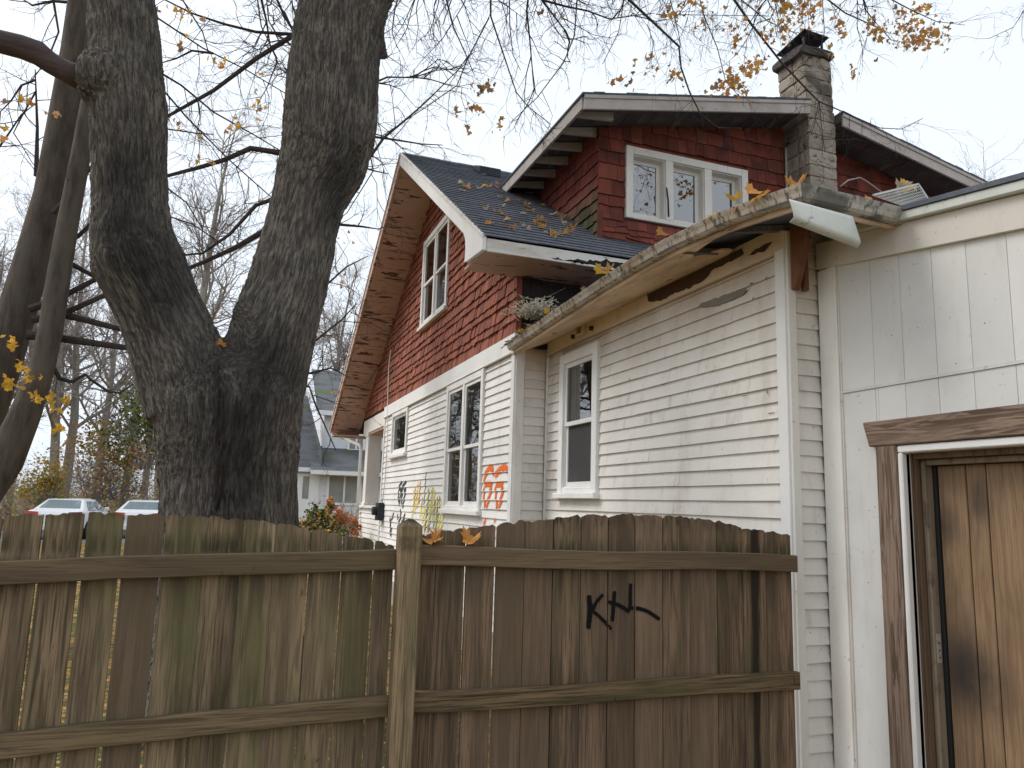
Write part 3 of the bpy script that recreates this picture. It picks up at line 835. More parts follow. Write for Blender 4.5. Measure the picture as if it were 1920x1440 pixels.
for i in range(7):
    y = DFY+.18+i*.40
    t = MB(); t.prism([(DEX0+.016, y, dz(DEX0)-.085), (DX0+.02, y, dz(DX0)-.085), (DX0+.02, y, dz(DX0)-.19), (DEX0+.016, y, dz(DEX0)-.15)], (0, .045, 0)); obj('rafter_tail', t, M['fascia_grey'], dr)
# rake soffit boards of the dormer front
for (xa, xb) in ((DEX0+.02, XM-.1), (CHX1+.01, DEX1-.02)):
    n = 9
    for i in range(n):
        a, b = xa+(xb-xa)*i/n, xa+(xb-xa)*(i+1)/n-.008
        t = MB(); t.prism([(a, DFY+.012, dz(a)-.078), (b, DFY+.012, dz(b)-.078), (b, DFY+.012, dz(b)-.098-rs.uniform(0, .006)), (a, DFY+.012, dz(a)-.098)], (0, YR-DFY, 0)); obj('soffit_board', t, M['soffit_dark'], dr)

# --- chimney through the dormer front
ch = MB(); ch.box(CHX0+.02, CHX1-.02, CHY+.02, YR+.1, 3.9, 7.2)
chim = obj('chimney', ch, M['chimney'], house)
zc = 3.95; k = 0
def rough_block(x0, x1, y0, y1, z0, z1, r, amp=.0028, n=4):
    m = MB()
    from itertools import product
    idx = {}
    def vert(i, j, l):
        key = (i, j, l)
        if key not in idx:
            s = [x0+(x1-x0)*i/n, y0+(y1-y0)*j/n, z0+(z1-z0)*l/n]
            cr = sum(1 for q in (i, j, l) if q in (0, n))
            c_ = [(x0+x1)/2, (y0+y1)/2, (z0+z1)/2]
            sh = .004*(cr-1) if cr > 1 else 0
            for a_ in range(3):
                s[a_] += r.gauss(0, amp) - (sh if s[a_] > c_[a_] else -sh)
            idx[key] = len(m.v); m.v.append(tuple(s))
        return idx[key]
    for a_ in range(3):
        for side in (0, n):
            for p, q in product(range(n), range(n)):
                quad = []
                for dp, dq in ((0, 0), (1, 0), (1, 1), (0, 1)):
                    ii = [0, 0, 0]; ii[a_] = side; ii[(a_+1) % 3] = p+dp; ii[(a_+2) % 3] = q+dq
                    quad.append(vert(*ii))
                m.f.append(tuple(quad if side else quad[::-1]))
    return m
r2 = random.Random(5)
while zc < 7.18:
    hgt = r2.choice((.15, .19, .20))
    lean = -.05*max(0, (zc-6.3))
    if k % 2: cuts = [CHX0, CHX0+(CHX1-CHX0)*r2.uniform(.4, .6), CHX1]
    else: cuts = [CHX0, CHX1]
    for a, b in zip(cuts, cuts[1:]):
        m = rough_block(a+lean, b+lean, CHY, CHY+.2, zc, zc+hgt-.002, r2)
        obj('chimney_block', m, M['chimney'], chim)
    m = rough_block(CHX0+lean, CHX0+lean+.2, CHY+.205, YR+.06, zc, zc+hgt-.002, r2); obj('chimney_block', m, M['chimney'], chim)
    if zc > 6.4:
        m = rough_block(CHX0+lean+.21, CHX1+lean, CHY+.205, YR+.06, zc, zc+hgt-.002, r2); obj('chimney_block', m, M['chimney'], chim)
    zc += hgt; k += 1
top = zc; ln = -.05*(top-6.3)
m = rough_block(CHX0+ln-.05, CHX1+ln+.03, CHY-.04, YR+.10, top-.01, top+.10, r2, .008); crown = obj('chimney_crown', m, M['chimney_top'], chim)
mb = MB()
x0, x1, y0, y1 = CHX0+ln-.02, CHX1+ln-.02, CHY-.06, YR+.04
mb.prism([(x0, y0, top+.27), (x1-.04, y0, top+.25), (x1-.02, y1, top+.20), (x0, y1, top+.22)], (0, 0, .012))
for px_, py_ in ((x0+.05, y0+.07), (x1-.09, y0+.07), (x0+.05, y1-.07), (x1-.09, y1-.07)):
    mb.box(px_, px_+.02, py_, py_+.02, top+.08, top+.245)
obj('chimney_cap', mb, M['dark_metal'], chim)
mb = MB(); mb.tube([(CHX0-.02, YR-.03, 4.2), (CHX0-.02, YR-.03, 6.2)], .016, 8); obj('vent_pipe', mb, M['fascia_grey'], dorm, smooth=True)

# --- rear wing (low hipped wing)
we = (6.11, 6.955, 1.79, 3.16)
mb = MB()
for a, b, c, d in wall_cells(YE+.02, YR-.03, .3, 3.40, [ins(we)]): EW.box(mb, a, b, -.12, -.03, c, d)
wing = obj('wing_wall', mb, M['siding'], house)
siding(wing, EW, YE+.085, YR-.028, .35, 3.25, .0985, [we], M['siding'], 13)
mb = MB(); EW.box(mb, YE, YE+.085, -.05, .014, .2, 3.36); bevel(obj('corner_board', mb, M['trim_clean'], wing))
mb = MB(); ER.box(mb, XE+.003, XE+.062, -.05, .014, .2, 3.36); bevel(obj('corner_board', mb, M['trim'], wing))
mb = MB(); ER.box(mb, XE+.1, 6., -.12, -.03, .3, 3.4); ER.box(mb, XE+.04, XE+.12, -.12, -.035, .3, 3.4); wr = obj('wing_rear_wall', mb, M['siding'], house)
siding(wr, ER, XE+.062, 3.305, .25, 3.30, .0965, [], M['siding_return'] if 'siding_return' in M else M['siding'], 15)
mb = MB(); EW.box(mb, YR-.028, YR-.006, -.05, .016, .3, 3.30); bevel(obj('inside_corner_strip', mb, M['trim'], wing))
mb = MB(); EW.box(mb, YE+.002, YR-.03, -.05, .018, 3.244, 3.40); fz = bevel(obj('frieze_board', mb, M['frieze'], wing))
mb = MB(); EW.box(mb, YE+.086, YR-.03, .0, .03, 3.232, 3.2435); obj('frieze_moulding', mb, M['frieze'], wing)
mb = MB(); EW.box(mb, YE+.02, YR-.04, -.2, .02, 0, .34); obj('foundation', mb, M['chimney'], wing)
window(house, EW, *we, lights=1, screen=((0, 1),), curtain=('curtain', 0., .32), rail=.50, trim=M['trim_clean'], depthn=.015, proud=.026)
# where the paint has come off the frieze and top boards
ZF = lambda u, z: (u, z)
def cpx(L_, W_n):
    out = []
    for X_, Y_ in L_:
        v_ = on(940+.375*X_, 340+.375*Y_, 0, XE-W_n); out.append((float(v_[1]), min(3.371, float(v_[2]))))
    return out
patch(EW, cpx([(728, 545), (800, 520), (900, 465), (1040, 395), (1200, 335), (1208, 365), (1150, 400), (1065, 435), (1015, 495), (925, 540), (870, 558), (800, 598), (735, 603)], .0205), .0205, M['bare'], wing, seed=1, jag=.004)
patch(EW, cpx([(985, 628), (1000, 608), (1100, 572), (1228, 535), (1222, 552), (1180, 582), (1085, 620)], .0012), .0024, M['bare_grey'], wing, seed=2, jag=.003)
patch(EW, [(3.75, 3.285), (3.70, 3.32), (3.9, 3.325), (3.95, 3.30)], .0205, M['bare'], wing, seed=3)
rfk = random.Random(8)
for x, y, w, h in ((1245, 720, 10, 2), (1375, 715, 9, 4), (1395, 742, 9, 2), (1440, 735, 3, 7), (1412, 560, 3, 6), (1410, 532, 6, 4), (1437, 522, 6, 4), (1180, 712, 3, 5), (1445, 775, 12, 2)):
    c0 = on(x, y, 0, XE); k_ = depth(c0)/F; ang = rfk.uniform(0, 6)
    pts_ = [(c0[1]+math.cos(ang+t*1.05)*w*k_*rfk.uniform(.3, 1.3)*1.3, c0[2]+math.sin(ang+t*1.05)*h*k_*rfk.uniform(.15, .7)) for t in range(6)]
    patch(EW, pts_, .0022, M['bare_grey'], wing, 'paint_flake', .002, x)
# louvre vent and spot lamps under the eave
mb = MB()
vy0, vy1, vz0, vz1 = 6.36, 6.52, 3.272, 3.385
EW.box(mb, vy0, vy0+.02, .019, .06, vz0, vz1); EW.box(mb, vy1-.02, vy1, .019, .06, vz0, vz1); EW.box(mb, vy0+.02, vy1-.02, .019, .058, vz1-.015, vz1); EW.box(mb, vy0+.02, vy1-.02, .019, .058, vz0, vz0+.015)
lv = obj('louvre_vent', mb, M['frieze'], wing)
for i in range(4):
    t = MB(); z = vz0+.02+i*.02; EW.lap(t, vy0+.02, vy1-.02, z, z+.012, .055, .03, .004); obj('slat', t, M['frieze'], lv)
for yy in (6.62, 6.22):
    t = MB(); t.tube([EW.P(yy, .018, 3.30), EW.P(yy, .05, 3.295)], .022, 10); obj('junction_box', t, M['bare'], wing)
# soffit, rafters, roof of the wing
GX, GY, GZ = 2.66, 3.0, 3.30                    # fascia line, rear fascia line, gutter top
_zy = np.array([(2.6, 3.30), (2.9, 3.30), (3.08, 3.318), (3.4, 3.370), (3.7, 3.402), (4.2, 3.430), (4.6, 3.433), (5.28, 3.412), (6.08, 3.375), (6.8, 3.338), (7.38, 3.31), (8., 3.30)])
def zgut(y): return float(np.interp(y, _zy[:, 0], _zy[:, 1]))     # the eave has crept up in the middle
mb = MB()
edge = [4.30+.20*math.sin(i*.7)+r2.gauss(0, .05) for i in range(9)]
ncol, nrow = 9, 16
for i in range(ncol):
    t_ = i/(ncol-1); x = GX+.022+(XE-GX-.032)*t_; y0_ = edge[i]-.45*(1-t_)
    for j in range(nrow):
        y = y0_+(YR+.08-y0_)*j/(nrow-1)
        mb.v.append((x, y, (zgut(y)-.088)*(1-t_)+3.374*t_))
for i in range(ncol-1):
    for j in range(nrow-1):
        a_ = i*nrow+j; mb.f.append((a_, a_+1, a_+nrow+1, a_+nrow))
o_ = obj('wing_soffit', mb, M['soffit_tan'], house); sm = o_.modifiers.new('solid', 'SOLIDIFY'); sm.thickness = .010; sm.offset = 0
mw = .30
za = GZ-.03
hipx = GX-.06; hipy = GY-.06
ridge_z = za+mw*(7.6-hipy)
smax = (ridge_z-za)/mw
xr_ = hipx+smax
mb = MB()
ys_ = [hipy, 3.1, 3.4, 3.7, 4.2, 4.8, 5.4, 6.1, 6.8, 7.29]
for y in ys_:
    s_ = y-hipy
    mb.v += [(hipx, y, zgut(y)-.03), (hipx+s_, y, za+mw*s_+.001)]
for i in range(len(ys_)-1): mb.f.append((2*i, 2*i+2, 2*i+3, 2*i+1))
k_ = len(mb.v); mb.v += [(9.8, hipy, za), (9.8, 7.6, ridge_z), (xr_, 7.6, ridge_z)]
mb.f += [tuple([2*i+1 for i in range(len(ys_))]+[k_+2, k_+1, k_])]
o_ = obj('wing_roof', mb, M['asphalt_shingle'], house)
sm = o_.modifiers.new('solid', 'SOLIDIFY'); sm.thickness = .035; sm.offset = 1
for i in range(3):
    y = GY+.12+i*.5
    t = MB(); t.prism([(GX+.022, y, zgut(y)-.10), (XE+.1, y, 3.385), (XE+.1, y, 3.42), (GX+.022, y, zgut(y)-.068)], (0, .045, 0)); obj('rafter', t, M['soffit_dark'], o_)
t = MB(); t.prism([(XE+.015, GY+.022, 3.225), (XE+.015, YE+.0, 3.385), (XE+.015, YE, 3.42), (XE+.015, GY+.022, 3.262)], (.045, 0, 0)); obj('rafter', t, M['soffit_dark'], o_)
mb = MB(); fy = [GY+i*(YR+.02-GY)/14 for i in range(15)]
for y in fy: mb.v += [(GX, y, zgut(y)-.098), (GX+.02, y, zgut(y)-.098), (GX+.02, y, zgut(y)-.016), (GX, y, zgut(y)-.016)]
for i in range(14):
    for k in range(4): mb.f.append((i*4+k, i*4+(k+1) % 4, i*4+4+(k+1) % 4, i*4+4+k))
mb.f += [(3, 2, 1, 0), (56, 57, 58, 59)]
obj('wing_fascia', mb, M['soffit_tan'], house)
mb = MB(); mb.box(GX+.021, 4.4, GY, GY+.02, 3.20, 3.285); obj('wing_fascia', mb, M['soffit_tan'], house)
# gutter swept round the corner
gp_full = [(-.0, -.015), (.0, -.10), (.055, -.10), (.075, -.082), (.085, -.05), (.10, -.022), (.108, -.002), (.108, .0), (.098, .0), (.09, -.022), (.075, -.05), (.065, -.075), (.05, -.09), (.008, -.09), (.008, -.015)]
gp = [(a_*.78, b_*.70) for a_, b_ in gp_full]
def sweep(path, prof, m, name, parent, seamx=()):
    mb = MB(); n = len(prof)
    for (px_, py_, pz_, ox, oy) in path:
        for o__, z__ in prof: mb.v.append((px_+ox*o__, py_+oy*o__, pz_+z__))
    for i in range(len(path)-1):
        for k in range(n):
            a, b = i*n+k, i*n+(k+1) % n
            mb.f.append((a, b, b+n, a+n))
    mb.f += [tuple(range(n)), tuple((len(path)-1)*n+k for k in range(n-1, -1, -1))]
    return obj(name, mb, m, parent)
gx, gy = GX-.001, GY-.001
path = []
for i in range(15):
    t = i/14; y = 7.30+(gy-7.30)*t
    path.append((gx-.004*math.sin(i*1.7), y, zgut(y)+.003*math.sin(i*2.1), -1, 0))
path[-1] = (gx, gy, GZ, -1, -1)
gut = sweep(path, gp, M['gutter'], 'side_gutter', house)
gp2 = [(a, b) for a, b in gp]
path2 = [(gx+.0, gy, GZ, -1, -1)] + [(gx+x, gy, GZ-.05*(x/1.3)**1.3, 0, -1) for x in (.3, .6, .9, 1.3)]
gut2 = sweep(path2, gp2, M['gutter_dark'], 'rear_gutter', house)
for y, wd_ in ((3.35, .05), (3.9, .03), (4.4, .05), (5.15, .03), (5.9, .05), (6.6, .03)):      # joint bands
    zc_ = zgut(y)
    pp = [(o__*1.04+.002 if o__ > .02 else o__, z__*1.03-.001 if z__ < -.05 else z__) for o__, z__ in gp]
    sweep([(gx, y, zc_, -1, 0), (gx, y-wd_, zgut(y-wd_), -1, 0)], pp, M['gutter'], 'gutter_joint', gut)
# hanging sheet of loose fascia cover under the rear gutter
mb = MB(); n = 9
pts = [on(1479, 374, 1, GY-.10), on(1598, 406, 1, GY-.10), on(1616, 462, 1, GY-.10), on(1486, 414, 1, GY-.10)]
A, B, Cc, D = [np.array(p) for p in pts]
for j in range(9):
    tj = j/8
    for i in range(n):
        ti = i/(n-1)
        p = (A*(1-ti)+B*ti)*(1-tj)+(D*(1-ti)+Cc*ti)*tj
        curl = -.012*(1-ti)*math.sin(min(1, tj)*math.pi*.7)
        q = p+np.array([0, curl, 0])
        if j == 8: q = q+np.array([.003, .035, .004])
        mb.v.append(tuple(q))
for j in range(8):
    for i in range(n-1):
        a = j*n+i; mb.f.append((a, a+1, a+n+1, a+n))
o_ = obj('loose_fascia_sheet', mb, M['metal_white'], house, smooth=True); sm = o_.modifiers.new('solid', 'SOLIDIFY'); sm.thickness = .004
# stained corner bracket
mb = MB()
mb.prism([(3.085, YE-.016, 2.985), (3.085, YE-.04, 2.985), (3.085, YE-.15, 3.27), (3.085, YE-.15, 3.33), (3.085, YE-.016, 3.40)], (.05, 0, 0))
mb.box(3.155, 3.19, YE-.055, YE-.016, 2.985, 3.37)
bevel(obj('eave_bracket', mb, M['bracket'], house), .005)
# thin wires and conduit on the gable wall
mb = MB(); ww = [on(*p, 0, XH-.02) for p in ((733, 655), (729, 690), (727, 760), (726, 830), (722, 900), (716, 950))]; mb.tube(ww, .011, 6); obj('service_conduit', mb, M['trim'], house, smooth=True)
mb = MB(); c = on(712, 958, 0, XH-.05); mb.box(c[0]-.06, c[0]+.05, c[1]-.14, c[1]+.14, c[2]-.17, c[2]+.15); mb.tube([(c[0]-.06, c[1], c[2]), (c[0]-.14, c[1], c[2])], .08, 12); bevel(obj('electric_meter', mb, M['dark_metal'], house), .006)
mb = MB(); q = [on(*p, 1, YR-.1) for p in ((956, 535), (965, 550), (985, 558), (1005, 563), (1030, 555), (1060, 540))]; mb.tube(q, .004, 5); obj('dangling_wire', mb, M['fascia_grey'], house, smooth=True)
mb = MB(); q = [on(*p, 0, XO+.45) for p in ((724, 668), (708, 690), (690, 718), (700, 700), (716, 676))]; mb.tube(q, .004, 5); obj('dangling_wire', mb, M['rubber'], house, smooth=True)
mb = MB(); q = [on(*p, 1, YR-.25) for p in ((1575, 350), (1590, 338), (1612, 333), (1625, 340), (1655, 362))]; mb.tube(q, .010, 6); obj('bent_rod', mb, M['fascia_grey'], dorm, smooth=True)
# ------------------------------------------------------------------ lean-to addition at the right
XG = 3.31
GW = Wall(0, XG)
add = thing('addition', (4.5, 1.5, 0), 'white panelled lean-to addition with brown plank door beside the wing', 'shed')
def gz_f(y): return 3.123+(y-3.462)*.138          # bottom of the frieze board (falls toward the yard)
YA0, YA1 = -1.2, 3.612
DO = (1.95, 3.04, 0.02, 1.984)                   # rough door opening
mb = MB()
for a, b, c, d in wall_cells(YA0, YA1, 0.0, 2.355, [DO]): GW.box(mb, a, b, -.11, -.0045, c, d)
mb.prism([(XG+.004, YA0, 2.3551), (XG+.004, YA1, 2.3551), (XG+.004, YA1, gz_f(YA1)+.1), (XG+.004, YA0, gz_f(YA0)+.1)], (.1, 0, 0))
aw = obj('addition_wall', mb, M['panel'], add)
cuts = [3.467, 3.22, 3.02, 2.817, 2.62, 2.41, 2.21, 2.0, 1.8, 1.6, 1.4, 1.2, 1.0, .8, .6, .4, .2, 0., -.2, -.4, -.6, -.8, -1.0, -1.2]
for a, b in zip(cuts[1:], cuts):
    g_ = .0016
    t = MB()
    t.prism([(XG, a+g_, 2.371), (XG, b-g_, 2.371), (XG, b-g_, gz_f(b)+.05), (XG, a+g_, gz_f(a)+.05)], (.0125, 0, 0))
    obj('wall_panel', t, M['panel'], aw)
    segs = [(0.02, 2.352)]
    lo, hi = max(a, DO[0]-.12), min(b, 3.20)
    if b <= 3.21 and a >= 1.85: segs = [(2.10, 2.352)]
    elif a < 3.21 < b:
        t = MB(); GW.box(t, 3.20, b-g_, -.0125, -.001, .02, 2.352); obj('wall_panel', t, M['panel'], aw)
        t = MB(); GW.box(t, a+g_, 3.1985, -.0125, -.001, 2.10, 2.352); obj('wall_panel', t, M['panel'], aw); segs = []
    elif a < 1.85 < b:
        segs = [(2.10, 2.352)]
        t = MB(); GW.box(t, a+g_, 1.83, -.0125, -.001, .02, 2.098); obj('wall_panel', t, M['panel'], aw)
    for s in segs:
        t = MB(); GW.box(t, a+g_, b-g_, -.0125, -.001, *s); obj('wall_panel', t, M['panel'], aw)
mb = MB(); GW.box(mb, YA0, 3.466, -.01, .006, 2.354, 2.369); obj('seam_flashing', mb, M['panel'], aw)
mb = MB(); GW.box(mb, 3.468, YA1, -.03, .018, .02, 3.13); bevel(obj('corner_board', mb, M['trim'], aw), .004)
mb = MB(); GW.box(mb, 3.456, 3.4665, -.03, .010, .02, 3.10); bevel(obj('corner_strip', mb, M['panel_frieze'], aw), .003)
mb = MB(); mb.prism([(XG-.024, YA0, gz_f(YA0)), (XG-.024, YA1, gz_f(YA1)), (XG-.024, YA1, gz_f(YA1)+.165), (XG-.024, YA0, gz_f(YA0)+.165)], (.024, 0, 0)); bevel(obj('frieze_board', mb, M['panel_frieze'] if 'panel_frieze' in M else M['trim'], aw), .003)
mb = MB(); mb.prism([(XG-.06, YA0-.05, gz_f(YA0)+.166), (XG-.06, 3.40, gz_f(3.40)+.166), (XG-.06, 3.40, gz_f(3.40)+.218), (XG-.06, YA0-.05, gz_f(YA0)+.218)], (.05, 0, 0)); bevel(obj('drip_edge', mb, M['metal_white'], aw), .006)
mb = MB(); mb.prism([(XG-.07, YA0-.06, gz_f(YA0)+.219), (XG-.07, 3.42, gz_f(3.42)+.219), (XG-.07, 3.42, gz_f(3.42)+.245), (XG-.07, YA0-.06, gz_f(YA0)+.245)], (3.2, 0, 0)); obj('addition_roof', mb, M['asphalt_shingle'], add)
mb = MB(); mb.box(XG+.11, 6.4, YA0, YA0+.1, 0, 2.6); mb.box(6.3, 6.4, YA0+.1, YA1, 0, 2.6); obj('addition_back_walls', mb, M['panel'], add)
nr = random.Random(31); mb = MB()
for y in [3.33, 3.11, 2.92, 2.72, 2.52, 2.31, 2.1]:
    for z in (2.42, 2.62, 2.83, 2.28, 2.98):
        if z > gz_f(y)-.03 or nr.random() < .5: continue
        yy, zz = y+nr.gauss(0, .02), z+nr.gauss(0, .02); mb.tube([GW.P(yy, -.0005, zz), GW.P(yy, .0012, zz)], nr.uniform(.0018, .0032), 6)
for i in range(7):
    yy, zz = nr.uniform(3.23, 3.44), nr.uniform(.4, 2.2); mb.tube([GW.P(yy, -.0015, zz), GW.P(yy, .0004, zz)], nr.uniform(.0018, .0032), 6)
tag(obj('nail_heads', mb, M['bare'], aw), kind='stuff')
# door casing
mb = MB(); mb.prism([(XG-.04, 3.285, 2.165), (XG-.04, 1.78, 2.165), (XG-.04, 1.82, 2.03), (XG-.04, 3.245, 2.028)], (.04, 0, 0)); dl = bevel(obj('door_lintel', mb, M['lintel'], add), .005)
mb = MB(); GW.box(mb, 3.070, 3.205, 0, .036, .02, 2.027); bevel(obj('door_casing', mb, M['jamb'], add), .005)
mb = MB(); GW.box(mb, 1.80, 1.92, 0, .036, .02, 2.027); bevel(obj('door_casing', mb, M['jamb'], add), .005)
mb = MB(); GW.box(mb, 3.04, 3.069, -.03, .028, .02, 1.985); GW.box(mb, 1.921, 1.95, -.03, .028, .02, 1.985); GW.box(mb, 1.921, 3.069, -.03, .0275, 1.9855, 2.024); bevel(obj('brick_mould', mb, M['trim_clean'], add), .006)
mb = MB()
for i, n0 in enumerate((-.031, -.048, -.064)):
    GW.box(mb, 3.034-.006*(i % 2)-.003*i, 3.0395, n0-.014, n0, .02, 1.984)
GW.box(mb, 3.037, 3.0393, -.20, -.03, .02, 1.984)
obj('jamb_reveal', mb, M['door_reveal'], add)
mb = MB(); GW.box(mb, 1.95, 3.03, -.20, -.04, 1.955, 1.984); obj('head_reveal', mb, M['door_reveal'], add)
mb = MB(); GW.box(mb, 3.008, 3.036, -.145, -.092, .02, 1.953); GW.box(mb, 1.952, 1.98, -.145, -.092, .02, 1.953); GW.box(mb, 1.981, 3.007, -.145, -.094, 1.925, 1.954); df = bevel(obj('door_frame', mb, M['door_frame'], add), .004)
mb = MB(); GW.box(mb, 2.990, 3.036, -.17, -.147, .02, 1.924); obj('weatherstrip', mb, M['rubber'], df)
mb = MB(); GW.box(mb, 3.0045, 3.0079, -.132, -.106, .935, 1.077); sp_ = obj('strike_plate', mb, M['steel'], df)
for zz in (.96, .995, 1.03):
    t = MB(); t.tube([GW.P(3.0044, -.119, zz), GW.P(3.0036, -.119, zz)], .005, 8); obj('screw_hole', t, M['rubber'], sp_)
mb = MB(); GW.box(mb, 1.96, 3.035, -.21, -.182, .02, 1.953); door = obj('door', mb, M['rubber'], add)
dc = [2.989, 2.825, 2.716, 2.521, 2.37, 2.19, 2.08, 1.965]
for a, b in zip(dc[1:], dc):
    t = MB(); GW.box(t, a+.003, b-.003, -.1815, -.155, .03, 1.923); bevel(obj('door_plank', t, M['door'], door), .003)

# ------------------------------------------------------------------ fence
YFN = 3.42                                       # camera side of the boards
fence = thing('wooden_fence', (.76, 3.45, 0), 'weathered brown board fence with scalloped top and black KTL scrawl', 'fence')
FW = Wall(1, YFN)
def board(x0, x1, ztop, m, seed, zb=.04, lean=0.):
    r = random.Random(seed); mb = MB(); n = 9
    th = .018
    dn = r.uniform(-.003, .003)
    zt0, zt1 = ztop
    xs = [x0+(x1-x0)*i/n for i in range(n+1)]
    front = []
    tops = []
    jg = 0
    for i, x in enumerate(xs):
        base = zt0+(zt1-zt0)*i/n
        jg = .5*jg+r.gauss(0, .0035)
        tops.append(base+jg-(.008 if r.random() < .12 else 0)-(.006 if i in (0, n) else 0))
    for i, x in enumerate(xs):
        mb.v += [(x, YFN+dn, zb), (x+lean, YFN+dn, tops[i]), (x, YFN+dn+th, zb), (x+lean, YFN+dn+th, tops[i]-.002)]
    for i in range(n):
        a, b = i*4, i*4+4
        mb.f += [(a, b, b+1, a+1), (a+2, a+3, b+3, b+2), (a+1, b+1, b+3, a+3), (a, a+2, b+2, b)]
    mb.f += [(0, 1, 3, 2), (n*4, n*4+2, n*4+3, n*4+1)]
    return obj('fence_board', mb, m, fence)
RX = [.832, .903, 1.045, 1.19, 1.335, 1.48, 1.625, 1.773, 1.92, 2.079, 2.239, 2.402, 2.56, 2.706, 2.871]
RT = np.array([(.83, 1.512), (.9, 1.520), (1.0, 1.543), (1.1, 1.555), (1.26, 1.573), (1.4, 1.592), (1.55, 1.607), (1.73, 1.622), (1.98, 1.628), (2.16, 1.624), (2.32, 1.615), (2.47, 1.592), (2.6, 1.568), (2.75, 1.556), (2.87, 1.540)])
LX = [-.79, -.656, -.513, -.374, -.228, -.072, .073, .203, .348, .486, .625, .713]
LX = [-1.85, -1.70, -1.55, -1.40, -1.25, -1.10, -.945] + LX
LT = np.array([(-1.9, 1.50), (-1.2, 1.545), (-.75, 1.562), (-.58, 1.572), (-.44, 1.575), (-.30, 1.577), (-.15, 1.576), (0., 1.569), (.14, 1.558), (.27, 1.542), (.41, 1.524), (.55, 1.497), (.67, 1.474), (.72, 1.465)])
ft = lambda T, x: float(np.interp(x, T[:, 0], T[:, 1]))
lgap = {k: v*1.15 for k, v in {-.656: .008, -.513: .013, -.374: .011, -.228: .009, .348: .005, .486: .006, .625: .007, -.79: .008, -1.1: .007, -1.4: .008}.items()}
rgap = {k: v*1.35 for k, v in {.903: .004, 1.045: .006, 1.19: .009, 1.335: .002, 1.48: .004, 1.625: .006, 1.773: .005, 1.92: .006, 2.079: .004, 2.239: .003, 2.402: .003, 2.56: .0025, 2.706: .0012}.items()}
gaps_r = []
for X, T, m, gp_, sd in ((RX, RT, M['fence_r'], rgap, 100), (LX, LT, M['fence'], lgap, 200)):
    for i, (a, b) in enumerate(zip(X, X[1:])):
        ga, gb = gp_.get(a, .0018)/2, gp_.get(b, .0018)/2
        board(a+ga, b-gb, (ft(T, a), ft(T, b)), m, sd+i)
        if X is RX: gaps_r.append((b-gb, b+gb))
def rail(x0, z0, x1, z1, m, seed, h=.088, th=.038):
    r = random.Random(seed); mb = MB(); n = 14
    for i in range(n+1):
        t = i/n; x = x0+(x1-x0)*t; z = z0+(z1-z0)*t+.004*math.sin(t*9+seed); j = r.gauss(0, .0015)
        mb.v += [(x, YFN-.004-th, z-h/2+j), (x, YFN-.004-th, z+h/2+j), (x, YFN-.004, z+h/2+j), (x, YFN-.004, z-h/2+j)]
    for i in range(n):
        a, b = i*4, i*4+4
        for k in range(4): mb.f.append((a+k, a+(k+1) % 4, b+(k+1) % 4, b+k))
    mb.f += [(3, 2, 1, 0), tuple(n*4+k for k in range(4))]
    return bevel(obj('fence_rail', mb, m, fence), .004)
rail(.82, 1.418, 2.885, 1.395, M['rail'], 1); rail(.82, .796, 2.88, .800, M['rail'], 2); rail(.82, .22, 2.88, .22, M['rail'], 3)
rail(.715, 1.408, -1.9, 1.30, M['rail'], 4); rail(.715, .800, -1.9, .68, M['rail'], 5); rail(.715, .21, -1.9, .16, M['rail'], 6)
def post(x, z):
    mb = MB(); h = .048; y0 = YFN-.115; y1 = y0+.095
    for zz, s in ((0, 1), (z-.035, 1)):
        mb.v += [(x-h*s, y0, zz), (x+h*s, y0, zz), (x+h*s, y1, zz), (x-h*s, y1, zz)]
    mb.v += [(x-.016, (y0+y1)/2-.014, z-.004), (x+.014, (y0+y1)/2-.012, z-.008), (x+.018, (y0+y1)/2+.014, z-.006), (x-.012, (y0+y1)/2+.016, z-.01)]
    for i in range(2):
        for k in range(4): mb.f.append((i*4+k, i*4+(k+1) % 4, i*4+4+(k+1) % 4, i*4+4+k))
    mb.f += [(3, 2, 1, 0), (8, 9, 10, 11)]
    return bevel(obj('fence_post', mb, M['post'], fence), .005)
post(.762, 1.588); post(-1.95, 1.50)

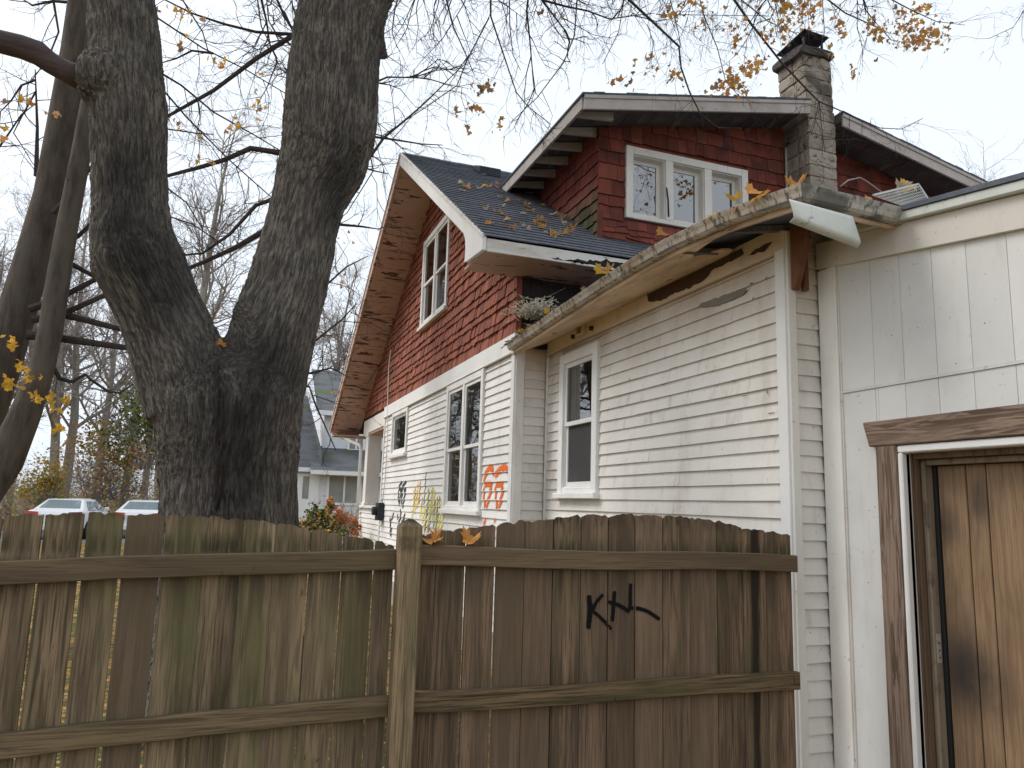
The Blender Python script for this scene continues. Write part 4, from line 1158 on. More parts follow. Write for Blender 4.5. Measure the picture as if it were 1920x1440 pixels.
# ------------------------------------------------------------------ sprayed scrawls: thin ribbons that follow the surface
thin = {'y': .42, 'g': .5, 'b': .45, 'd': .5, 'o': .36}
def ribbon(strokes, place, mats, name, parent, label, keep=None, drop=.0):
    """strokes: list of (colour key, width, [(u,z)...]); place(u,z)->xyz"""
    by = {}
    lift = []
    for ci, w, pts in strokes: by.setdefault(ci, []).append((w, pts))
    for ci, sts in by.items():
        V, Fc, A, H = [], [], [], []
        for w, pts in sts:
            P = [np.array(p, float) for p in pts]
            fine = []
            for a, b in zip(P, P[1:]):
                k = max(1, int(np.linalg.norm(b-a)/.012))
                fine += [a+(b-a)*i/k for i in range(k)]
            fine.append(P[-1])
            fine = np.array(fine)
            for _ in range(3):
                if len(fine) > 3: fine[1:-1] = (fine[:-2]+2*fine[1:-1]+fine[2:])/4
            m_ = len(fine); lift.append(1)
            base = len(V); K = 7
            for i in range(m_):
                t = fine[min(i+1, m_-1)]-fine[max(i-1, 0)]
                t = t/max(np.linalg.norm(t), 1e-9); nn_ = np.array([-t[1], t[0]])
                e = min(1, min(i, m_-1-i)*.012/(w*.5)+.0)
                for k in range(K):
                    s = (k/(K-1)-.5)*2
                    q = fine[i]+nn_*s*w*.5
                    H.append(.00022*len(lift)); V.append((q[0], q[1])); A.append(thin.get(ci, 1.)*max(0, (1-s*s)*1.7)*(.3+.7*e))
            for i in range(m_-1):
                for k in range(K-1):
                    a = base+i*K+k; f_ = (a, a+1, a+K+1, a+K)
                    cu = sum(V[j][0] for j in f_)/4; cz = sum(V[j][1] for j in f_)/4
                    if keep is None or keep(cu, cz): Fc.append(f_)
        mb = MB(); mb.v = [place(u, z, h_) for (u, z), h_ in zip(V, H)]; mb.f = Fc
        o = obj(name, mb, mats[ci], parent)
        at = o.data.attributes.new('cover', 'FLOAT', 'POINT'); at.data.foreach_set('value', A)
        o['label'] = label.get(ci) if isinstance(label, dict) else label
        if isinstance(label, dict): o['kind'] = 'stuff'
TG = {'k': paint_tag('black_spray_paint', (.012, .012, .013)), 'o': paint_tag('orange_spray_paint', (.75, .16, .035)), 'y': paint_tag('yellow_spray_paint', (.78, .68, .28)),
      'g': paint_tag('green_spray_paint', (.20, .29, .17)), 'd': paint_tag('grey_spray_paint', (.075, .075, .085)), 'b': paint_tag('rust_orange_spray_paint', (.66, .34, .14))}
def fpx(x, y, ox=1040, oy=1060, s=8.):
    p = on(ox+x/s, oy+y/s, 1, YFN-.002); return (p[0], p[2])
K_ = [('k', .027, [fpx(515, 445), fpx(520, 600), fpx(525, 720), fpx(500, 950)]), ('k', .03, [fpx(535, 560), fpx(525, 720), fpx(512, 850)]),
      ('k', .019, [fpx(725, 435), fpx(630, 530), fpx(575, 640), fpx(560, 700)]), ('k', .017, [fpx(580, 690), fpx(720, 810), fpx(850, 960)]),
      ('k', .022, [fpx(893, 385), fpx(880, 600), fpx(862, 840)]), ('k', .021, [fpx(795, 545), fpx(950, 590), fpx(1060, 650), fpx(1110, 700)]),
      ('k', .020, [fpx(1137, 270), fpx(1128, 420), fpx(1128, 560), fpx(1135, 660), fpx(1085, 710)]), ('k', .021, [fpx(1140, 640), fpx(1250, 640), fpx(1400, 690), fpx(1570, 810)])]
ribbon(K_, lambda u, z, h_: (u, YFN-.0045-h_, z), TG, 'spray_scrawl', fence, 'black sprayed scrawl reading KTL', keep=lambda u, z: not any(a-.001 < u < b+.001 for a, b in gaps_r))
def hpx(x, y, ox=660, oy=840, s=1920/340.):
    p = on(ox+x/s, oy+y/s, 0, XH-.002); return (p[1], p[2])
O_ = []
def st(c, w, *pts):
    if c == 'o': w *= 1.05
    O_.append((c, w, [hpx(*p) for p in pts]))
st('o', .10, (1385, 370), (1410, 270), (1450, 205), (1475, 215), (1500, 300)); st('o', .10, (1505, 310), (1545, 240), (1600, 205), (1640, 230), (1655, 280))
st('o', .085, (1390, 390), (1430, 380), (1480, 385)); st('o', .09, (1475, 390), (1450, 500), (1415, 645)); st('o', .07, (1395, 400), (1388, 520), (1405, 640))
st('o', .085, (1512, 390), (1560, 380), (1595, 390)); st('o', .10, (1590, 390), (1580, 500), (1545, 670)); st('o', .07, (1512, 400), (1520, 560), (1535, 665))
st('o', .10, (1410, 755), (1385, 820)); st('o', .07, (1505, 745), (1500, 800))
rq = random.Random(3)
for x, y0, y1 in ((640, 410, 740), (665, 430, 700), (690, 380, 640), (720, 560, 740), (745, 600, 790), (785, 400, 700), (800, 560, 860), (830, 400, 760), (850, 430, 800), (880, 500, 800), (915, 520, 860), (760, 640, 880), (940, 700, 860)):
    st('y', rq.uniform(.07, .17), (x+20, y0), (x+8, (y0+y1)/2), (x-12, y1))
for x, y0, y1 in ((770, 255, 610), (840, 420, 700), (805, 430, 720), (870, 560, 880), (920, 500, 800), (780, 640, 900), (820, 680, 900), (895, 640, 870)):
    st('g', rq.uniform(.03, .055), (x+8, y0), (x, (y0+y1)/2), (x-14, y1))
for x, y0, y1 in ((690, 350, 560), (715, 340, 600), (660, 420, 660), (740, 520, 640), (900, 520, 700), (855, 650, 700), (800, 800, 900)):
    st('b', rq.uniform(.03, .06), (x+6, y0), (x-2, (y0+y1)/2), (x-12, y1))
for pts in (((525, 355), (500, 400), (490, 470), (488, 580)), ((570, 355), (535, 400), (528, 470), (520, 600)), ((500, 440), (520, 430), (505, 540), (495, 620)), ((545, 440), (565, 440), (545, 560), (530, 640)),
            ((440, 680), (425, 740), (400, 790)), ((400, 730), (405, 850), (400, 930)), ((485, 690), (478, 760)), ((510, 640), (515, 720), (490, 800)), ((560, 690), (540, 760), (520, 800)), ((420, 830), (410, 950))):
    st('d', rq.uniform(.045, .085), *pts)
def lapn(z): return ((z-.35) % .0975)/.0975
ribbon(O_, lambda u, z, h_: (XH-.0035+.016*lapn(z)-h_*.5, u, z), TG, 'graffiti', gw, {'o': 'orange sprayed figures beside the double window', 'y': 'yellow sprayed strokes', 'g': 'green sprayed strokes', 'b': 'rust orange sprayed strokes', 'd': 'grey sprayed strokes'},
       keep=lambda u, z: not (hd[0]-.03 < u < hd[1]+.03 and z > hd[2]-.06) and z > .5 and u > YR+.1)

# ------------------------------------------------------------------ leaves
def leaf_mesh(name, m, size=.1, curl=.25, seed=0):
    r = random.Random(seed)
    prof = [(0, 0), (.16, .02), (.30, -.08), (.33, .10), (.50, .16), (.40, .27), (.46, .40), (.26, .38), (.20, .50), (.12, .62), (0, .85)]
    pts = prof + [(-x, y) for x, y in reversed(prof[1:-1])]
    v = []
    for x, y in pts:
        v.append((x*size, (y-.3)*size, (curl*(abs(x)*1.2)**1.5 + .18*math.sin(y*5+seed)*curl)*size + r.uniform(-.03, .03)*size))
    v.append((0, 0, -.04*size)); c = len(v)-1
    n = len(pts)
    f = [(i, (i+1) % n, c) for i in range(n)]
    v += [(-.008*size, -.3*size, 0), (.008*size, -.3*size, 0), (.02*size, -.62*size, -.08*size)]
    f.append((c+1, c+2, c+3))
    me = bpy.data.meshes.new(name); me.from_pydata(v, [], f); me.materials.append(m); me.update()
    return me
LM = {k: [leaf_mesh('leaf_'+k, M['leaf_'+k], .115, c, i) for i, c in enumerate((.3, .8, -.6, 1.3))] for k in ('o', 'y', 'b', 't', 'g', 'yg', 'r')}
def put_leaf(name, kind, loc, normal, r, scale=1., parent=None, label=None, group=None, cat='leaf'):
    o = bpy.data.objects.new(name, r.choice(LM[kind]))
    COL.objects.link(o)
    q = Vector(normal).to_track_quat('Z', 'Y') @ Matrix.Rotation(r.uniform(0, 6.283), 3, 'Z').to_quaternion()
    o.rotation_mode = 'QUATERNION'; o.rotation_quaternion = q
    o.scale = (scale,)*3
    if parent is not None:
        o.parent = parent; o.location = Vector(loc)-Vector(ORG[parent.name].tolist())
    else:
        o.location = loc; tag(o, label, cat, group)
    return o
LBL = {'o': 'orange', 'y': 'yellow', 'b': 'brown', 't': 'pale tan', 'yg': 'yellow green'}
rl = random.Random(17)
rn = Vector((0, -SR, 1)).normalized()
def onroof(x, y):
    d = ray(x, y); t = (EZ+SR*(0-EY)-CAM[2])/(d[2]-SR*d[1]); return CAM+d*t
spots = [(905, 325), (866, 345), (870, 352), (880, 352), (908, 348), (918, 350), (898, 356), (935, 352), (866, 358), (930, 345), (862, 375), (912, 385), (946, 385), (908, 395), (948, 380), (972, 380), (985, 382), (930, 400),
         (912, 420), (944, 405), (950, 412), (985, 385), (990, 395), (975, 400), (996, 396), (920, 418), (952, 430), (962, 432), (988, 432), (1010, 412), (1020, 418), (1016, 430), (1030, 438), (1044, 440), (1035, 445), (1025, 434), (1060, 438), (1068, 436), (1072, 430), (1002, 420), (1040, 432), (975, 418), (980, 425), (1050, 405), (1052, 412), (1040, 402), (1065, 415), (1055, 420), (1020, 385), (940, 372)]
for x, y in spots:
    p = onroof(x+rl.uniform(-4, 4), y+rl.uniform(-3, 3))
    if p[0] > DX0-.05: p[0] = DX0-.06
    k = rl.choices(('o', 'y', 'b', 't'), (5, 1, 3, 8))[0]
    nv = (rn+Vector((rl.gauss(0, .3), rl.gauss(0, .3), 0))).normalized()
    put_leaf('fallen_leaf', k, (p[0], p[1], p[2]+.012), nv, rl, rl.uniform(.65, 1.1), label='%s fallen maple leaf lying on the dark shingle roof' % LBL[k], group='%s leaves on the roof' % LBL[k])
for i in range(15):                               # in and on the gutter of the wing
    y = rl.choice([rl.uniform(3.1, 7.2), rl.uniform(3.0, 4.0), rl.uniform(5.0, 7.2)])
    k = rl.choices(('o', 'y', 't', 'b'), (5, 2, 4, 3))[0]
    zg = zgut(y)
    put_leaf('fallen_leaf', k, (gx-.05+rl.uniform(-.03, .08), y, zg+rl.uniform(.0, .03)), (rl.gauss(-.4, .4), rl.gauss(-.2, .4), 1), rl, rl.uniform(.7, 1.1), label='%s fallen leaf caught in the stained side gutter' % LBL[k], group='%s leaves in the gutter' % LBL[k])
for (x, y), s, k in (((1380, 372), 1., 'y'), ((1412, 362), .9, 'o'), ((1140, 506), 1.2, 'o'), ((1128, 512), 1.2, 'y'), ((1240, 440), .8, 'o')):
    p = on(x, y, 0, GX-.03); put_leaf('fallen_leaf', k, p, (-.6, -.5, .6), rl, s, label='bright %s maple leaf standing up out of the side gutter' % LBL[k], group='bright %s leaves upright in the side gutter' % LBL[k])
for (x, y), s, k in (((1700, 350), 1., 'y'), ((1686, 352), .9, 't'), ((1752, 380), .9, 'o'), ((1837, 362), .7, 'o'), ((1872, 353), .8, 'o'), ((1630, 372), .7, 'o')):
    p = on(x, y, 1, GY+.05); put_leaf('fallen_leaf', k, p, (-.2, -.9, .3), rl, s, label='%s maple leaf at the addition roof edge near the gutter guard' % LBL[k], group='%s leaves by the gutter guard' % LBL[k])
for (x, y) in ((812, 1014), (880, 1013)):
    p = on(x, y, 1, YFN-.02); put_leaf('fallen_leaf', 'o', (p[0], p[1], p[2]), (-.1, -.5, .8), rl, .95, label='orange maple leaf resting on the fence top rail by the post', group='leaves on the fence rail')
# perforated gutter guard, bent up
mb = MB()
A, B, C_, D = [on(*p, 1, GY-.02) for p in ((1640, 372), (1722, 345), (1746, 381), (1712, 394))]
A = on(1636, 366, 1, GY-.02); D = on(1716, 394, 1, GY-.06)
nu, nv = 18, 8
G_ = lambda a, b: (A*(1-a)+B*a)*(1-b)+(D*(1-a)+C_*a)*b
for i in range(nu+1): mb.beam(G_(i/nu, 0), G_(i/nu, 1), .0028, .002, up=(0, -1, 0))
for j in range(nv+1): mb.beam(G_(0, j/nv), G_(1, j/nv), .0028, .002, up=(0, -1, 0))
for a_, b_ in ((G_(0, 0), G_(1, 0)), (G_(1, 0), G_(1, 1)), (G_(0, 1), G_(1, 1))): mb.beam(a_, b_, .010, .004, up=(0, -1, 0))
gg = obj('gutter_guard', mb, M['metal_white'], origin=tuple(D)); tag(gg, 'white perforated gutter guard bent up over the rear gutter', 'gutter guard')
# nest-like fluff and twigs where the wing roof meets the house
mb = MB(); rf = random.Random(2); c = on(1002, 583, 0, 2.80)
for i in range(650):
    p = c+np.array([rf.gauss(0, .10), rf.gauss(0, .13), abs(rf.gauss(0, .05))-.03]); d = np.array([rf.gauss(0, 1), rf.gauss(0, 1), rf.gauss(0, .7)]); d /= np.linalg.norm(d)
    mb.beam(p, p+d*rf.uniform(.03, .08), .006, .005)
tag(obj('nest', mb, M['straw'], origin=(c[0], c[1], c[2]-.05)), 'pale straw nest tucked under the dark rear eave', 'nest', kind='stuff')
mb = MB()
for i in range(90):
    y = rf.uniform(5.9, 7.3); p = np.array([gx-.02+rf.uniform(-.03, .12), y, zgut(y)+rf.uniform(0, .05)]); d = np.array([rf.gauss(0, .25), 1, rf.gauss(.0, .12)])
    mb.beam(p, p+d*rf.uniform(.08, .45)*rf.choice((-1, 1)), .006, .006)
tag(obj('twig_litter', mb, M['bare'], origin=(gx, 6.6, GZ)), 'dark twigs and debris filling the side gutter', 'debris', kind='stuff')
# ------------------------------------------------------------------ trees
def bark(name, c1, c2, c3, wet=None):
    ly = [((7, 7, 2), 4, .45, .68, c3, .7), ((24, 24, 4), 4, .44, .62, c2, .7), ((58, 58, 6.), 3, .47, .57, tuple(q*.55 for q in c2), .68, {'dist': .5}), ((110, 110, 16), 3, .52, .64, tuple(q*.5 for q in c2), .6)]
    if wet:
        for b in wet: ly.append(((5, 5, 1.6), 4, .18, .52, (.022, .019, .019), .68, {'ball': [b]}))
    return mat(name, c1, ly, rough=.95, spec=.12, attr='barkuv', offset=False, bump=[((58, 58, 6.), 3, 1., .035, .5), ((110, 110, 16), 4, .8, .012)])
def wetball(x, y, r, sq): 
    p = on(x, y, 1, 5.95); return (tuple(map(float, p)), r, sq)
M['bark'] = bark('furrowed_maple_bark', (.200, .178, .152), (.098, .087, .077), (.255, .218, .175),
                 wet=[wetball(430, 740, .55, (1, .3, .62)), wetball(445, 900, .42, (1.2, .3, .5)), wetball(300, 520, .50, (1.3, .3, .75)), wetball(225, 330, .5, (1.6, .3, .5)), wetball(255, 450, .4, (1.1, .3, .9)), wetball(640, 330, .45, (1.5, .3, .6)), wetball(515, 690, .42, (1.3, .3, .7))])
M['bark2'] = mat('grey_brown_bark', (.115, .094, .078), [((14, 14, 3), 4, .4, .66, (.060, .050, .043), .8), ((4, 4, 1), 3, .5, .7, (.14, .125, .10), .6)], rough=.95, spec=.1, bump=[((30, 30, 7), 4, .6, .02)])
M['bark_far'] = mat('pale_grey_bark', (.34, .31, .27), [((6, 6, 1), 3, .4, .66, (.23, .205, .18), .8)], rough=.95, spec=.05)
M['twig'] = mat('dark_twig_bark', (.075, .062, .056), [((20, 20, 20), 3, .4, .66, (.045, .038, .036), .7)], rough=.9, spec=.1)
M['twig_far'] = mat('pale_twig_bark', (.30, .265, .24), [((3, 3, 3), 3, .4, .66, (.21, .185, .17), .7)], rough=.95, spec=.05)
M['dead'] = mat('bare_dead_limb', (.085, .060, .058), [((3, 20, 20), 4, .4, .66, (.05, .036, .036), .8)], rough=.9, bump=[((5, 30, 30), 4, .6, .02)])

maple = thing('maple_tree', (.05, 6.45, 0), 'massive forked maple trunk with dark wet bark just behind the fence', 'tree')
PL = 6.4
def stem(pts):
    """pixel centre and width -> 3d point and radius on the trunk's plane"""
    P, R = [], []
    for x, y, w in pts:
        p = on(x, y, 1, PL); P.append(p); R.append(w/2*depth(p)/F*.985)
    return P, R
Ltop = stem([(228, 0, 117), (236, 100, 124), (240, 200, 132), (242, 300, 126), (244, 380, 128), (247, 440, 142), (258, 490, 165), (276, 530, 158), (300, 580, 152), (322, 630, 158), (345, 690, 170), (372, 760, 190)])
Rtop = stem([(650, 0, 158), (633, 60, 160), (626, 150, 168), (618, 240, 172), (606, 310, 160), (580, 370, 134), (566, 420, 128), (553, 480, 138), (538, 540, 146), (518, 600, 156), (503, 660, 160), (488, 730, 160), (478, 790, 170)])
Tr = stem([(418, 655, 50), (424, 680, 150), (430, 712, 230), (432, 760, 262), (430, 830, 258), (431, 900, 247), (432, 970, 247), (432, 1060, 250), (432, 1150, 256)])
side = stem([(745, -20, 60), (714, 40, 44), (699, 90, 40), (695, 150, 34), (692, 220, 34), (682, 285, 42), (655, 335, 46)])
side = ([p_-ray(960, 720)*.30*(1 if i_ < 6 else .4) for i_, p_ in enumerate(side[0])], side[1])
def extend_up(P, R, top):
    d = (P[0]-P[3]); d = d/np.linalg.norm(d)
    Q, S = [], []
    for h, f_, off in top:
        Q.append(P[0]+np.array([d[0]*h+off[0], off[1], h])); S.append(R[0]*f_)
    return list(reversed(Q))+P, list(reversed(S))+R
Lp, Lr = extend_up(*Ltop, [(.8, .93, (0, .1)), (1.8, .82, (-.1, .3)), (3.2, .66, (-.2, .6)), (5., .45, (0, .8)), (7, .2, (.2, 1.))])
Rp, Rr = extend_up(*Rtop, [(.8, .85, (.2, .0)), (1.8, .70, (.5, .1)), (3.2, .55, (.8, .3)), (5., .38, (1.0, .4)), (7, .15, (1.3, .5))])
b0 = Tr[0][-1]
Tp = Tr[0]+[np.array([b0[0], b0[1], .45]), np.array([b0[0], b0[1], .12]), np.array([b0[0], b0[1], -.15])]
Trr = Tr[1]+[.58, .72, .85]
tb = MB()
tb.tube(Lp, Lr, 28); tb.tube(Rp, Rr, 28); tb.tube(Tp, Trr, 32)
tb.tube(side[0], side[1], 16)
kn = on(160, 140, 1, PL-.05); lb0 = on(0, 78, 1, PL-.15)
tb.tube([on(225, 160, 1, PL), on(185, 148, 1, PL-.08), on(158, 142, 1, PL-.1), on(146, 140, 1, PL-.1)], [.30, .25, .19, .12], 16)          # collar of the dead limb
tb.tube([on(190, 470, 1, PL-.1), on(215, 500, 1, PL)], [.10, .16], 14)
tb.tube([on(700, 22, 1, PL-.30), on(703, 60, 1, PL-.15), on(712, 110, 1, PL)], [.055, .075, .08], 12)
tb.tube([on(560, 480, 1, PL-.22), on(555, 500, 1, PL-.1)], [.08, .12], 12)
tmp = obj('tmp', tb, M['bark'])
rm = tmp.modifiers.new('r', 'REMESH'); rm.mode = 'VOXEL'; rm.voxel_size = .018
smm = tmp.modifiers.new('s', 'SMOOTH'); smm.iterations = 12; smm.factor = .6
ss = tmp.modifiers.new('d', 'SUBSURF'); ss.levels = 1; ss.render_levels = 1; ss.subdivision_type = 'SIMPLE'
ss.show_viewport = True
dg = bpy.context.evaluated_depsgraph_get()
me = bpy.data.meshes.new_from_object(tmp.evaluated_get(dg))
bpy.data.objects.remove(tmp, do_unlink=True)
nv_ = len(me.vertices)
co = np.empty(nv_*3); me.vertices.foreach_get('co', co); co = co.reshape(-1, 3)
no_ = np.empty(nv_*3); me.vertices.foreach_get('normal', no_); no_ = no_.reshape(-1, 3)
# coordinates that run along the stems, so that the furrows follow them
best = np.full(nv_, 1e9); uv = np.zeros((nv_, 3)); wsum = np.zeros(nv_)
acc = 0.
for P in (Lp, Rp, Tp):
    s0 = 0.
    for a, b in zip(P, P[1:]):
        d = b-a; L_ = np.linalg.norm(d); d = d/L_
        t = np.clip((co-a)@d, 0, L_); c_ = a+t[:, None]*d; off = co-c_
        dist = np.linalg.norm(off, axis=1)
        e1 = np.array([1., 0, 0]); e1 = e1-d*(e1@d); e1 /= np.linalg.norm(e1); e2 = -np.cross(d, e1)
        q = np.stack([off@e1+P[-1][0], off@e2+P[-1][1], c_[:, 2]+(off@d)*-1.0], 1)
        w = 1/(np.maximum(dist, .02)**9)
        uv += q*w[:, None]; wsum += w
uv /= wsum[:, None]
n1 = vnoise(uv*np.array([30, 30, 5.5])+3.1); n2 = vnoise(uv*np.array([90, 90, 13])+9.7); n3 = vnoise(uv*np.array([7, 7, 3])+5.)
warp = vnoise(uv*np.array([12, 12, 10]))*.9
n1 = vnoise((uv+np.stack([warp, warp, warp*0], 1)*.045)*np.array([44, 44, 5.5])+3.1)
ridge = 1-np.abs(2*n1-1)
disp = .022*(ridge-.6)+.016*(n2-.5)+.022*(n3-.5)
co2 = co+no_*disp[:, None]
org = np.array([.05, 6.45, 0])
me.vertices.foreach_set('co', (co2-org).ravel())
at = me.attributes.new('barkuv', 'FLOAT_VECTOR', 'POINT'); at.data.foreach_set('vector', uv.ravel())
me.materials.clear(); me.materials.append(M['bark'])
me.polygons.foreach_set('use_smooth', [True]*len(me.polygons)); me.update()
trunk = bpy.data.objects.new('trunk', me); COL.objects.link(trunk); trunk.parent = maple; ORG[trunk.name] = org
# the grown-over crack below the fork, dead limb
d3 = co2-CAM; pxx = 960+F*(d3@CR)/(d3@_f); pyy = 720-F*(d3@CU)/(d3@_f); dep_ = d3@_f
def front(x, y, lift=.0):
    m_ = (np.abs(pxx-x) < 7) & (np.abs(pyy-y) < 7)
    i = np.where(m_)[0]; i = i[np.argmin(dep_[i])]
    return co2[i]-ray(x, y)*lift
M['seam'] = mat('dark_red_brown_inner_bark', (.020, .013, .012), [((60, 60, 12), 4, .5, .66, (.085, .038, .030), .8)], rough=.9)
for k_, seg in enumerate((((408, 668), (411, 690), (410, 715), (414, 740)), ((413, 745), (411, 770), (414, 800), (418, 830)), ((420, 838), (416, 862), (420, 890), (412, 920), (408, 950)))):
    mb = MB(); P_ = [front(*p_, .002) for p_ in seg]; mb.tube(P_, [.008]+[.017, .013, .019][:len(P_)-2]+[.008], 8); obj('bark_seam', mb, M['seam'], maple, smooth=True)
mb = MB(); lb = [on(*p, 1, PL-.1) for p in ((165, 150), (130, 137), (95, 118), (72, 100), (40, 88), (0, 78), (-90, 50), (-200, 20))]; mb.tube(lb, [.11, .085, .082, .092, .088, .085, .075, .06], 12)
obj('dead_limb', mb, M['dead'], maple, smooth=True)
rt = random.Random(23)
def nrm(v): return v/max(np.linalg.norm(v), 1e-9)
def twig(mb, p, d, L, r, lev, R, droop=.25, sides=(6, 4, 3, 3), nsub=(5, 4, 3, 0), ends=None, curl=.22):
    n = 5 if lev < 2 else 4
    pts = [p]; rad = [r]; d = nrm(d)
    for i in range(n):
        d = nrm(d+np.array([R.gauss(0, curl), R.gauss(0, curl), R.gauss(0, curl)-droop*.35]))
        pts.append(pts[-1]+d*L/n); rad.append(r*(1-.75*(i+1)/n))
    mb.tube(pts, rad, sides[min(lev, 3)], cap=False)
    if ends is not None and lev >= 1: ends.append((pts[-1], d))
    k = nsub[min(lev, 3)]
    for _ in range(k):
        t = R.uniform(.2, 1.); i = min(int(t*n), n-1); b = pts[i]+(pts[i+1]-pts[i])*(t*n-i)
        dd = nrm(pts[i+1]-pts[i]); s = nrm(np.cross(dd, np.array([R.gauss(0, 1), R.gauss(0, 1), R.gauss(0, 1)])))
        twig(mb, b, dd*.75+s*R.uniform(.5, .95), L*R.uniform(.35, .6), max(r*.5, .0016), lev+1, R, droop, sides, nsub, ends, curl)
def pxpoly(pts, yp, dy=0.):
    n = len(pts); return [on(x, y, 1, yp+dy*i/max(1, n-1)) for i, (x, y) in enumerate(pts)]
def limb(mb, P, r0, r1, R, every=.22, Lr=(.25, .8), droop=.5, sides=6, ends=None, sub=(4, 3, 2, 0), tr=None, start=0.):
    m_ = len(P); mb.tube(P, [r0+(r1-r0)*i/(m_-1) for i in range(m_)], sides, cap=False)
    acc = R.uniform(0, every); tot = sum(np.linalg.norm(b-a) for a, b in zip(P, P[1:])); run = 0
    for a, b in zip(P, P[1:]):
        L_ = np.linalg.norm(b-a); d = (b-a)/L_
        while acc < L_:
            if run+acc > start:
                s = nrm(np.cross(d, np.array([R.gauss(0, 1), R.gauss(0, 1), R.gauss(0, 1)])))
                twig(mb, a+d*acc, d*.6+s*R.uniform(.5, 1), R.uniform(*Lr), tr or max(r1*.8, .0028), 1, R, droop, nsub=sub, ends=ends)
            acc += every*R.uniform(.6, 1.5)
        acc -= L_; run += L_
# hanging canopy in front of the dormer
cb = MB(); ends = []
HANG = [([(918, -90), (920, 0), (920, 30), (940, 90), (968, 173), (990, 200), (1033, 233)], .011), ([(955, -70), (955, 0), (956, 50), (962, 103), (976, 132)], .007), ([(825, -60), (837, 0), (850, 50), (877, 110), (890, 143)], .010),
        ([(917, 33), (877, 110), (857, 160), (800, 200), (713, 257)], .006), ([(1086, -80), (1082, 0), (1077, 67), (1057, 117), (1007, 183), (957, 230)], .008), ([(1130, -60), (1180, 0), (1223, 40), (1273, 87), (1277, 127), (1293, 173), (1313, 213), (1347, 240), (1392, 240)], .014),
        ([(1340, -60), (1377, 0), (1407, 43), (1432, 75), (1465, 117), (1515, 170), (1535, 190), (1570, 205), (1650, 240), (1690, 242), (1730, 222)], .014), ([(1535, 190), (1528, 230), (1520, 255)], .005), ([(1536, 190), (1540, 235), (1547, 285)], .005), ([(1355, -40), (1390, 0), (1440, 40), (1490, 62)], .008),
        ([(1500, -50), (1553, 0), (1584, 24), (1624, 42), (1653, 55), (1671, 75), (1689, 78)], .009), ([(1600, -60), (1673, 0), (1711, 20), (1755, 40), (1809, 47)], .008), ([(1960, -20), (1920, 20), (1900, 51), (1855, 72)], .006), ([(1610, -30), (1624, 20), (1650, 52)], .008),
        ([(1240, -60), (1262, 20), (1272, 60), (1276, 90)], .006), ([(1300, -50), (1320, 30), (1345, 90), (1360, 150), (1385, 180)], .006), ([(1180, -60), (1170, 0), (1160, 60), (1130, 120)], .006), ([(1010, -60), (1020, 0), (1040, 50), (1060, 80)], .005), ([(760, -60), (740, 20), (735, 60), (745, 90)], .007), ([(1440, -60), (1452, 0), (1460, 40), (1455, 70)], .006), ([(1530, -60), (1542, 0), (1546, 60), (1530, 120)], .005), ([(1230, 27), (1310, 28), (1440, 30)], .004)]
for i, (pts, r0) in enumerate(HANG):
    limb(cb, pxpoly(pts, 5.55+.12*math.sin(i*2.3)), r0, .003, rt, every=.13, Lr=(.18, .6), droop=.35, ends=ends, sub=(4, 3, 2, 0))
for i in range(34):                               # more fine twigs reaching down from above the frame
    x = rt.uniform(760, 1560); p = on(x, rt.uniform(-140, -20), 1, rt.uniform(5.3, 7.5))
    twig(cb, p, np.array([rt.gauss(0, .35), rt.gauss(0, .2), -1]), rt.uniform(.45, 1.0), .005, 0, rt, .15, nsub=(4, 3, 2, 0), ends=ends)
# big limbs that carry it, above the frame
carry = [Rp[4], Rp[4]+np.array([.8, -.2, .9]), Rp[4]+np.array([1.9, -.5, 1.3]), Rp[4]+np.array([3.2, -.6, 1.5]), Rp[4]+np.array([4.6, -.6, 1.3]), Rp[4]+np.array([6.0, -.4, .9])]
cb.tube(carry, [.17, .13, .10, .075, .05, .025], 8)
for i in range(26):
    t = rt.uniform(.1, 1)*(len(carry)-1); k = min(int(t), len(carry)-2); b = carry[k]+(carry[k+1]-carry[k])*(t-k)
    twig(cb, b, np.array([rt.gauss(.2, .5), rt.gauss(0, .5), rt.uniform(-.6, .6)]), rt.uniform(.8, 2.2), .018, 0, rt, .25, nsub=(6, 4, 3, 0))
for P, r_ in ((Lp, .05), (Rp, .05)):              # upper crown, seen in reflections
    for i in range(26):
        k = rt.randrange(0, 5); b = P[k]
        twig(cb, b, np.array([rt.gauss(0, 1), rt.gauss(0, 1), rt.uniform(.1, .9)]), rt.uniform(1.5, 3.8), r_*rt.uniform(.6, 1.2), 0, rt, .02, nsub=(7, 5, 3, 0))
crown = obj('branches', cb, M['twig'], maple)
# leaves still hanging
CL = [(1480, 20, 26, 30, 20), (1470, 45, 16, 14, 8), (1520, 18, 18, 22, 16), (1575, 55, 10, 12, 7), (1650, 62, 16, 16, 10), (1700, 50, 22, 18, 18), (1738, 65, 26, 18, 30), (1720, 80, 22, 10, 14), (1690, 25, 14, 10, 7), (1735, 15, 14, 8, 6), (1380, 155, 18, 14, 16), (1400, 130, 14, 8, 8), (1350, 165, 20, 8, 8), (1420, 120, 12, 10, 8),
      (1300, 8, 26, 14, 9), (1258, 20, 14, 14, 7), (1375, 60, 14, 16, 9), (1320, 50, 14, 10, 4), (1440, 60, 10, 16, 5), (1600, 140, 6, 14, 4), (1265, 145, 14, 12, 5), (905, 165, 14, 8, 5), (890, 205, 10, 10, 3), (935, 235, 6, 6, 2), (855, 210, 4, 4, 1), (880, 245, 8, 6, 2), (1030, 28, 14, 6, 2), (1215, 115, 30, 20, 5), (1170, 155, 20, 10, 3), (1630, 35, 10, 8, 4), (1555, 90, 10, 14, 3)]
nl = 0
